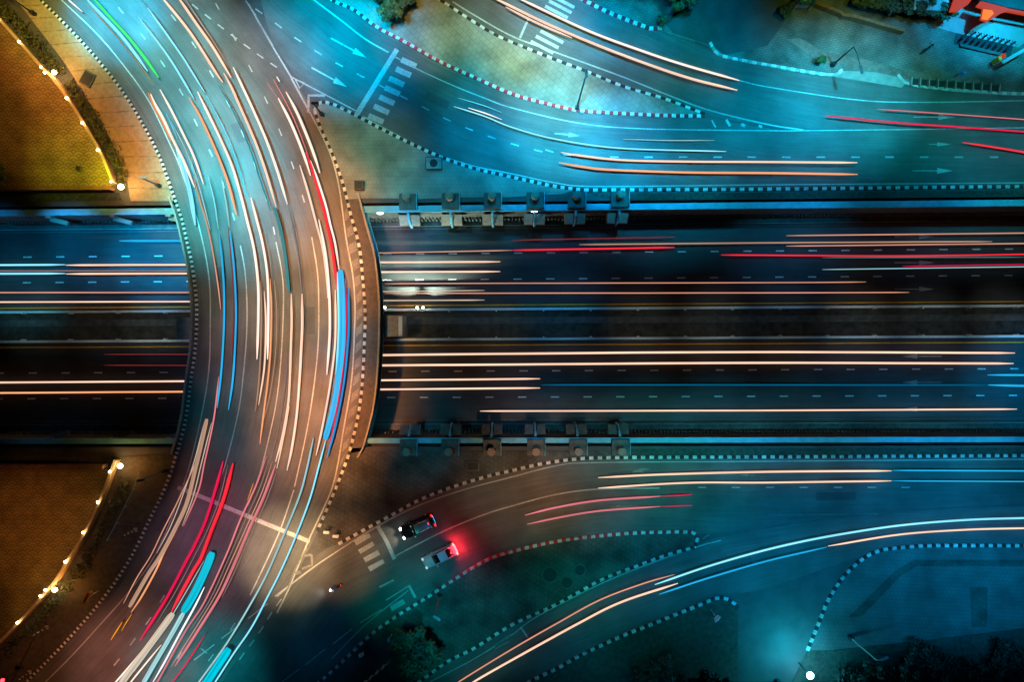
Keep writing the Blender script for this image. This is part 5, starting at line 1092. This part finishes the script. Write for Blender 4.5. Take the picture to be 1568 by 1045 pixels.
ring('green light trail, the only green one', 'green', 4, [(138, -8), (147, 1.5), (170, 27.5), (197.8, 58), (220.7, 87), (243, 118.6)])
ring('thin dull gold light trail just left of the wide pale blue one', 'gold', 1.4, [(132, 5), (158, 32), (179, 56.6), (213, 98), (236, 131.6)])
ring('cyan light trail right of the green one, left of a cyan pair', 'ice', 3, [(211.5, 25), (236, 56.6), (263.6, 95), (297, 151)])
ring('cyan light trail right of the green one, right of a cyan pair', 'ice', 3, [(226, 12), (251, 46), (279, 86), (287.5, 99.5), (313, 141)])
ring('thin mauve trail feeding into the right one of the cyan pair', 'mauve', 1.4, [(213, -4), (226, 12)])
ring('thick peach light trail at the top of the curved road, left of a pair', 'peach', 4, [(243, -10), (253, 1.5), (280.4, 35), (299, 61), (326, 104), (341, 126)])
ring('thick peach light trail at the top of the curved road, right of a pair', 'peach', 4, [(268, -10), (277, 1.5), (300, 35), (326, 72), (354, 118.6)])
ring('long peach light trail on the blue lit lane, left of a pair', 'peach', 3.4, [(342.6, 111.7), (355, 134.7), (365.6, 159), (379, 189), (393.7, 224.7), (408.4, 267), (423, 317)])
ring('long pale light trail on the blue lit lane, right of a pair', 'hot', 3.4, [(357, 102.6), (370, 130), (389.5, 172), (408.4, 216), (425, 262.6), (440, 313)])
ring('wavy orange edged light trail nearest the left edge line', 'hot', 4, [(230.5, 143.7), (238, 160), (250.5, 182.6), (265, 214), (282, 248), (298, 287)])
ring('orange fringe of the wavy trail nearest the left edge line', 'flame', 3, [(227, 142), (235, 161), (247.5, 184), (262, 216)])
ring('thin salmon light trail continuing the wavy left one downward', 'salmon', 2, [(297, 273), (307, 311), (316, 340), (326, 386), (334.5, 441), (338, 474)])
ring('white light trail beginning just below the green one', 'hot', 3.4, [(245, 137), (263, 170), (282, 208), (297, 239.5), (311.6, 281.6)])
ring('salmon wavy light trail below the left one of the cyan pair', 'orange', 3.6, [(289.5, 149), (305, 176), (322, 212), (339, 252), (351.6, 288), (362, 329)])
ring('very long pale light trail starting below the right one of the cyan pair', 'hot', 3.6, [(302.5, 140.5), (320, 176), (339, 216), (356, 256), (368.4, 298.4), (379, 340), (389, 382), (395, 432), (395.5, 481.6), (394, 539), (393.4, 550.6)])
ring('long pale light trail ending beside the very long one', 'hot', 3.6, [(384, 302.6), (394, 340), (402.5, 374.4), (409, 416.6), (411, 464), (410, 539), (409.7, 550.6)])
ring('thin bright cyan dash between two pale trails near the verge', 'cyan', 1.6, [(254.7, 174), (264, 194), (271.6, 212)])
ring('short blue dash near the brightest part of the curved road', 'cyan', 2.2, [(290.5, 243.7), (294, 256), (297, 267)])
ring('broad ice blue light trail beside the left edge line', 'ice', 6, [(270, 226), (284, 268), (292, 300), (299, 345)])
ring('blue light trail on the left lane of the bridge, left of a pair', 'sky', 2.8, [(335.5, 357), (340, 397), (343, 447), (342.8, 501), (339, 568), (332.7, 625)])
ring('blue light trail on the left lane of the bridge, right of a pair', 'sky', 2.8, [(352, 353), (357.5, 401), (361, 458.7), (361, 504.6), (357, 577), (350, 628)])
ring('thin mauve light trail against the left flank of the right blue one', 'dred', 1.8, [(349, 345), (354.5, 401), (357.5, 458), (357, 504), (354, 560)])
ring('thin orange light trail between the two longest pale ones', 'tan', 2.2, [(398.7, 430), (400, 474), (399, 539), (396, 590), (391, 630)])
ring('medium peach light trail between the two longest pale ones', 'peach', 2.3, [(404.4, 446), (407, 485.5), (406.5, 530), (404, 569.8), (396, 620.5)])
ring('orange light trail hugging the right side of the long pale one', 'orange', 2.3, [(413.6, 427), (415.5, 474), (414, 539), (409.7, 587), (405, 623), (398, 680)])
ring('peach light trail down the middle of the bridge, left of a pair', 'peach', 3, [(446, 450), (446.6, 493), (445.5, 530), (444, 577), (441, 621), (431.5, 673), (422, 707.5)])
ring('peach light trail down the middle of the bridge, right of a pair', 'peach', 3.6, [(462.5, 450), (462.8, 500), (461, 539), (459, 577), (454.4, 635), (446.8, 688), (439.5, 721)])
ring('thin peach light trail branching off the left one of the middle pair', 'peach', 2.2, [(443, 622), (437, 655), (430, 690), (424, 718)])
ring('thick white hot light trail beside the red one, left of a pair', 'hot', 4, [(426, 150), (444, 184.7), (459, 220.5), (469.5, 250), (475.4, 269)])
ring('thick white hot light trail beside the red one, right of a pair', 'hot', 4, [(438, 140.5), (454.7, 172), (471.6, 212), (484, 245.8), (489.5, 264.7)])
ring('broad red light trail curving down the upper right of the curved road', 'red', 4.4, [(468.4, 233), (478, 258), (486, 286), (497, 326), (502, 350), (508, 378), (513.8, 420), (515.7, 443)])
ring('pale light trail along the right side of the broad red one', 'hot', 3.2, [(475.4, 246), (487, 277), (499, 315), (506, 345), (513, 372.5), (519.4, 413)])
ring('peach light trail left of the broad red one, ending above the bridge middle', 'peach', 3.2, [(459, 253), (471.6, 294), (484, 340.5), (494.6, 382), (500.4, 426), (502, 457)])
ring('white hot light trail between the red one and the wide blue band', 'hot', 3.6, [(488, 336), (498.5, 388), (504, 447), (505.2, 499), (503.6, 535), (500.4, 574.5)])
ring('wide bright blue light band on the right lane of the bridge', 'sky', 9.5, [(521.6, 413.7), (524, 455), (524.8, 504.6), (523.8, 535), (518.6, 577), (510, 627), (498, 673)], True)
ring('ice white light trail along the left edge of the wide blue band', 'ice', 3.0, [(516.6, 416.6), (518.4, 474), (518, 520), (514.4, 574.5)])
ring('golden light trail left of the wide blue band', 'peach', 3, [(513.4, 444), (514, 493), (512.4, 535), (504.4, 596.6), (493, 658), (484, 698)])
ring('thin crimson light trail right of the wide blue band', 'crimson', 2.3, [(528.6, 427), (530.4, 474), (528.6, 530), (519.4, 606), (504, 684.6)])
ring('thin blue light trail nearest the hatched strip', 'blue', 3, [(533.3, 441), (534.2, 485.5), (533, 520), (527, 583), (514.6, 650), (500.5, 702)])
ring('long thin ice blue light trail in the lower curve, left of a pair', 'pale', 2.7, [(480, 671), (469.8, 719), (458.6, 760), (433.7, 821.6), (409, 879), (383.6, 926), (348, 985), (305, 1045), (292, 1062)])
ring('long thin cyan light trail in the lower curve, right of a pair', 'ice', 2.4, [(498.4, 675), (487, 719), (474, 766), (451, 827), (428, 879), (408.6, 917), (385, 962), (357, 1003), (330, 1045), (318, 1062)])
ring('wide cyan light band at the bottom edge of the curved road', 'barcyan', 13, [(351, 994), (325, 1033), (306, 1062)], True)
ring('salmon light trail of the pink pair at the bottom, right one', 'pink', 3.8, [(422, 712.5), (403, 764), (382, 810), (355, 873), (334, 917), (298.6, 974), (268, 1020.7)])
ring('salmon light trail of the pink pair at the bottom, left one', 'pink', 2.6, [(408, 699), (391.6, 745), (368.7, 795), (346.8, 850), (313, 922.5), (284, 967), (245, 1038), (232, 1060)])
ring('crimson light trail in the lower curve, left of a pair', 'crimson', 4, [(341.8, 707), (330.6, 748), (315, 798), (297.8, 836), (284, 862), (259, 910), (234, 951), (214.6, 981.4)])
ring('bright red light trail in the lower curve, right of a pair', 'red', 5, [(357, 710), (342.6, 763.7), (325, 810), (308, 855), (300, 868), (280.7, 903), (263, 937)])
ring('pink light trail continuing the bright red one to the bottom', 'pink', 3.2, [(263, 938), (245, 966), (227, 992)])
ring('wide cyan light band beside the bright red trail', 'barcyan', 12.5, [(325.4, 846.5), (316, 871), (298.6, 908), (281, 938)], True)
ring('wide pale grey light band continuing the cyan one to the bottom', 'pale', 7, [(282, 938), (262, 974), (238, 1015), (218, 1050)], True)
ring('wide beige light band at the bottom of the curved road', 'beige', 11, [(265, 940), (236, 980), (200, 1028), (184, 1050)], True)
ring('peach light trail along the left edge of the beige band', 'hot', 2.6, [(230.7, 981), (208, 1010), (177, 1046), (165, 1060)])
ring('peach light trail along the right edge of the beige band', 'hot', 2.4, [(246.8, 988.6), (225, 1015), (200, 1046), (190, 1060)])
ring('white light trail along the right edge of the pale grey band', 'white', 2.6, [(313, 900), (298, 930), (275, 972), (252, 1015), (234, 1046)])
ring('broad beige light band by the left edge line, lower curve', 'tan', 6, [(317, 642), (306, 692), (300, 717), (287, 769), (270, 807), (246, 851.6), (227, 880), (199, 929.6)], True)
ring('orange light trail along the beige band, ending above two amber dashes', 'orange', 2.6, [(277.6, 796.5), (262, 826), (250.4, 848), (240, 872), (217.4, 913.6), (201, 938.6)])
ring('thin pinkish light trail left of the beige band', 'salmon', 1.6, [(306, 694), (292.7, 725), (272, 769), (250, 812), (231, 851.6), (210, 885), (189, 925)])
ring('thin pink light trail right of the beige band', 'pink', 2.2, [(335, 577), (327.4, 642), (313, 710), (304, 751.7), (281, 806)])
ring('short amber dash left of the lower pink pair', 'amber', 2, [(388, 740.5), (383, 755), (379, 767)])
ring('longer amber dash near the left edge line at the bottom', 'amber', 3, [(187, 953.7), (178, 968), (170, 980.5)])
ring('shorter amber dash near the left edge line at the bottom', 'amber', 2, [(202, 941), (193, 955), (186, 967)])
ring('thin crimson light trail lowest on the curved road', 'crimson', 2, [(313.7, 974), (298, 998), (284, 1019), (264.6, 1045), (255, 1060)])
ring('tiny white light trail at the fork of the two roads', 'white', 4, [(424, 117.5), (426, 121), (428, 124.5)])
ring('thin pink light trail above the left white hot one', 'pink', 1.4, [(409, 126), (417, 138), (424, 148.5)])
ring('thin pink light trail between the two white hot ones', 'pink', 1.4, [(418.4, 121), (438, 157), (454.7, 193), (473.7, 243.7)])
ring('dull teal light band ending at the bridge middle', 'teal', 5, [(420, 318), (429.5, 349), (437, 393.6), (442.5, 447)], True)
ring('thin mauve grey light trail ending at the bridge middle', 'mauve', 2, [(441, 315), (448.4, 349), (456, 388), (462, 448)])
ring('faint thin tan streak right of the silvery lane line in mid bridge', 'tan', 1.2, [(420, 430), (424, 480), (422, 540), (414, 600), (402, 650)])
ring('faint thin tan streak left of the middle peach pair', 'mauve', 1.3, [(440, 540), (437, 590), (428, 650), (415, 705)])
ring('faint thin pinkish streak inside the pink pair, upper left', 'mauve', 1.4, [(412, 704), (397, 750), (374, 800), (350, 856), (322, 918), (292, 965)])
ring('faint thin salmon streak inside the pink pair, middle', 'salmon', 1.3, [(417, 708), (400, 757), (378, 806), (352, 864), (330, 912), (300, 962), (262, 1022)])
ring('faint thin pink streak right of the pink pair', 'mauve', 1.6, [(426, 716), (408, 766), (387, 812), (360, 874), (340, 916)])
ring('faint thin beige streak left of the broad beige band by the edge line', 'beige', 1.3, [(312, 650), (298, 705), (281, 756), (262, 805), (240, 848)])
ring('faint thin beige streak right of the broad beige band by the edge line', 'beige', 1.5, [(324, 648), (309, 708), (296, 760), (279, 806)])
ring('faint thin red streak parallel to the crimson trail, on its left', 'dred', 1.3, [(331, 748), (312, 800), (292, 842), (272, 880)])
ring('faint thin white streak between the crimson and bright red trails', 'mauve', 1.2, [(349, 712), (336, 765), (318, 812), (296, 856), (270, 905), (240, 955)])
ring('faint thin pale streak left of the bright red trail at the bottom', 'pale', 1.4, [(312, 860), (288, 902), (262, 946), (232, 992), (205, 1030)])
ring('faint cyan streak in the upper blue lit lane, left one', 'cyan', 1.2, [(316, 146), (342, 196), (362, 246), (378, 300)])
ring('faint cyan streak in the upper blue lit lane, right one', 'teal', 1.8, [(333, 128), (358, 172), (382, 226), (400, 280), (414, 322)])
ring('faint pale streak beside the white trail below the green one', 'pale', 1.6, [(262, 186), (283, 226), (300, 268), (314, 320), (322, 352)])
ring('faint ice blue streak above the left blue trail of the bridge', 'ice', 1.5, [(318, 268), (328, 308), (334, 350)])
ring('faint ice blue streak above the right blue trail of the bridge', 'pale', 2.0, [(338, 270), (346, 310), (351, 348)])
ring('faint peach streak right of the long pale trail above mid bridge', 'tan', 1.2, [(404, 356), (412, 392), (416, 424)])
ring('faint beige streak left of the wide cyan band at the bottom edge', 'white', 1.6, [(348, 992), (322, 1030), (300, 1058)])
ring('faint peach streak right of the thick peach pair at the top', 'tan', 1.4, [(282, -4), (306, 32), (332, 72), (350, 104)])
G2 = 'light trails over the slip roads'
def slip(label, col, wd, pts): trail(label, col, wd, pts, .75, False, G2)
slip('long thin ice blue light trail on the cyan lit slip road', 'ice', 2, [(695, 163), (742, 178), (784, 195), (851, 213), (951, 227), (1112, 232)])
slip('short white light trail above the long ice blue one', 'white', 2, [(717, 165), (742, 173), (768.6, 183)])
slip('short blue light trail topmost on the cyan lit slip road', 'cyan', 1.3, [(702, 150), (742, 162), (768, 172)])
slip('faint cyan light trail near the lower island kerb, on the cyan lit slip road', 'pale', 1.2, [(954, 213), (1020, 215), (1094, 215)])
slip('peach light trail on the straight slip road, upper of a pair', 'peach', 3, [(859, 233), (880, 237), (951, 245), (1060, 247.5), (1176, 248), (1313, 249)])
slip('orange light trail on the straight slip road, lower of a pair', 'orange', 3.2, [(856, 249), (890, 255), (934, 260), (1051, 264), (1176, 265), (1313, 267)])
slip('long peach light trail on the topmost slip road, lower of a pair', 'peach', 3.5, [(752, -6), (784, 10), (851, 42), (951, 83), (1051, 118), (1129, 138)])
slip('long beige light trail on the topmost slip road, upper of a pair', 'hot', 3.2, [(790, -5), (801, 0), (901, 47), (984, 78), (1051, 100), (1132, 123)])
slip('short peach light trail beside the upper zebra crossing', 'peach', 2.8, [(774, 10), (821, 34), (876, 58)])
slip('long crimson light trail crossing the lane line at the right edge', 'crimson', 2.4, [(1263, 177), (1376, 188), (1476, 195), (1568, 202), (1600, 205)])
slip('thin pink light trail above the long crimson one at the right edge', 'pink', 1.6, [(1343, 167), (1459, 175), (1568, 183), (1600, 186)])
slip('short red light trail below the crimson one at the right edge', 'red', 2.4, [(1474, 218), (1520, 225), (1568, 233), (1600, 239)])
slip('peach light trail on the lower slip road, upper of a pair', 'peach', 2.9, [(916, 732), (1018, 727), (1176, 723), (1365, 721.7)])
slip('peach light trail on the lower slip road, lower of a pair', 'peach', 2.6, [(916, 748), (1051, 740), (1176, 739.5), (1365, 737)])
slip('blue light trail continuing the upper peach one of the lower slip road', 'sky', 2, [(1366, 721), (1568, 721.7), (1600, 722)])
slip('blue light trail continuing the lower peach one of the lower slip road', 'sky', 1.6, [(1366, 737), (1568, 738), (1600, 738)])
slip('salmon light trail behind the silver car, upper of a pair', 'pink', 3, [(804, 789.5), (851, 778), (917.6, 767), (1011, 760.5)])
slip('crimson light trail continuing the upper salmon one', 'crimson', 2.2, [(1012, 760.4), (1059.5, 758)])
slip('salmon light trail behind the silver car, lower of a pair', 'pink', 2.6, [(807, 803.5), (854, 793.5), (917.6, 783), (1011, 776)])
slip('crimson light trail continuing the lower salmon one', 'crimson', 1.8, [(1012, 776), (1059.5, 774.5)])
slip('thin orange light trail on the lowest road, left upper one', 'salmon', 2.1, [(690, 1056), (706, 1043), (784, 995), (851, 956.5), (917.6, 920), (984, 894.7), (1033, 880.6)])
slip('pale yellow light trail on the lowest road, left lower one', 'peach', 3, [(710, 1056), (729, 1043), (784, 1011.5), (884, 956.5), (951, 923), (1038, 894)])
slip('bright ice blue light trail on the lowest road, right upper one', 'ice', 2.8, [(1002.7, 896), (1084.5, 868), (1176, 842), (1269.5, 822), (1376, 805.5), (1476.5, 797), (1568, 794), (1600, 793.5)])
slip('blue light trail on the lowest road below the ice blue one', 'sky', 2.2, [(1009, 911), (1084.5, 886), (1176, 859.6), (1266, 838.5)])
slip('peach light trail on the lowest road below the ice blue one', 'peach', 2.5, [(1268, 837), (1376, 819.5), (1476.5, 812), (1568, 809.5), (1600, 809)])
G3 = 'light trails in the underpass'
def under(label, col, wd, pts): trail(label, col, wd, pts, ZT + .75, False, G3)
under('broad blue light trail topmost left of the bridge in the underpass', 'sky', 4, [(183, 369), (290, 369), (320, 369)])
for x0, x1, c in ((-40, 100, 'ice'), (101, 310, 'peach')):
    side = 'ice blue far left part' if c == 'ice' else 'peach part beside the bridge'
    under(f'{side} of the upper bright light trail left of the bridge', c, 3, [(x0, 406.2), (x1, 405.6)]); under(f'{side} of the lower bright light trail left of the bridge', c, 3, [(x0, 419.6), (x1, 419)])
under('thin mauve light trail between two bright ones left of the bridge', 'mauve', 2, [(-40, 415), (310, 415)])
under('thin peach light trail left of the bridge, second above the yellow line', 'salmon', 2, [(-40, 448.3), (310, 448)])
under('thin peach light trail left of the bridge, just above the yellow line', 'peach', 2.3, [(-40, 463), (310, 462)])
under('faint red light trail left of the bridge, upper of two on the lower lanes', 'dred', 1.3, [(160, 543), (310, 543)])
under('faint red light trail left of the bridge, lower of two on the lower lanes', 'dred', 1.3, [(160, 559.7), (310, 560)])
under('orange light trail left of the bridge on the lower lanes, upper of a pair', 'peach', 2.8, [(-40, 586.5), (310, 584)])
under('orange light trail left of the bridge on the lower lanes, lower of a pair', 'orange', 2.8, [(-40, 602.5), (310, 600)])
under('thin red light trail starting at the bridge, brightening to the right', 'salmon', 1.7, [(560, 388), (784, 383.4)])
under('bright red end of the thin red trail right of the bridge', 'red', 2.6, [(785, 383.4), (1033, 379)])
under('peach light trail right of the bridge above the floodlight, upper of a pair', 'peach', 2.8, [(560, 402), (766, 401)])
under('peach light trail right of the bridge above the floodlight, lower of a pair', 'peach', 2.8, [(560, 417), (766, 416)])
under('thin salmon light trail crossing the floodlight glare to the far right, upper', 'salmon', 1.6, [(589, 434.5), (1176, 433), (1326, 432)])
under('thin salmon light trail crossing the floodlight glare to the far right, lower', 'salmon', 1.8, [(589, 449.5), (1176, 448.6), (1392, 448)])
under('thin beige light trail through the floodlight glare, upper short one', 'beige', 1.6, [(560, 447), (742, 445)])
under('thin beige light trail through the floodlight glare, lower short one', 'beige', 2, [(560, 460.7), (742, 459.7)])
under('tan light trail on the top lane of the underpass, long middle one', 'tan', 2.2, [(887, 374.7), (1176, 372), (1519, 370)])
under('dim red light trail on the top lane of the underpass', 'dred', 1.5, [(784, 368), (1034, 363)])
under('salmon light trail on the top lane at the far right, upper of a pair', 'salmon', 1.8, [(1204, 361), (1568, 357), (1600, 356.7)])
under('salmon light trail on the top lane at the far right, lower of a pair', 'salmon', 1.8, [(1204, 377), (1568, 373), (1600, 372.7)])
under('bright red light trail on the second lane at the far right', 'red', 2.2, [(1104, 390.6), (1376, 392), (1568, 389.6), (1600, 389)])
under('thin teal light trail right of the bridge, above an arrow', 'teal', 1.5, [(1259, 394.8), (1568, 394)])
under('thin teal light trail right of the bridge, below the arrow', 'pale', 1.4, [(1259, 413), (1568, 408.6), (1600, 408)])
under('thin crimson light trail right of the bridge, below the arrow', 'crimson', 1.4, [(1382, 408), (1568, 405), (1600, 404.6)])
under('long thick peach light trail on the lower lanes, upper of a pair', 'peach', 3.3, [(560, 544.5), (784, 542), (1152, 539.5), (1554, 541)])
under('long thick peach light trail on the lower lanes, lower of a pair', 'peach', 3.3, [(560, 560), (784, 558.6), (1152, 556), (1552, 557)])
under('short peach light trail on the lower lanes beside the bridge, upper of a pair', 'peach', 2.8, [(560, 583), (827, 580.4)])
under('short peach light trail on the lower lanes beside the bridge, lower of a pair', 'peach', 2.8, [(560, 597), (827, 594.6)])
under('long peach light trail lowest in the underpass', 'peach', 2.5, [(735, 630), (1176, 629), (1557, 627)])
under('long faint blue light trail on the lower lanes', 'dblue', 2.4, [(829, 589.8), (1512, 590)])
under('short bright blue light trail at the far right, upper of a pair', 'sky', 3, [(1512, 574.6), (1600, 574.6)])
under('short bright blue light trail at the far right, lower of a pair', 'sky', 3.6, [(1513, 590), (1600, 592)])
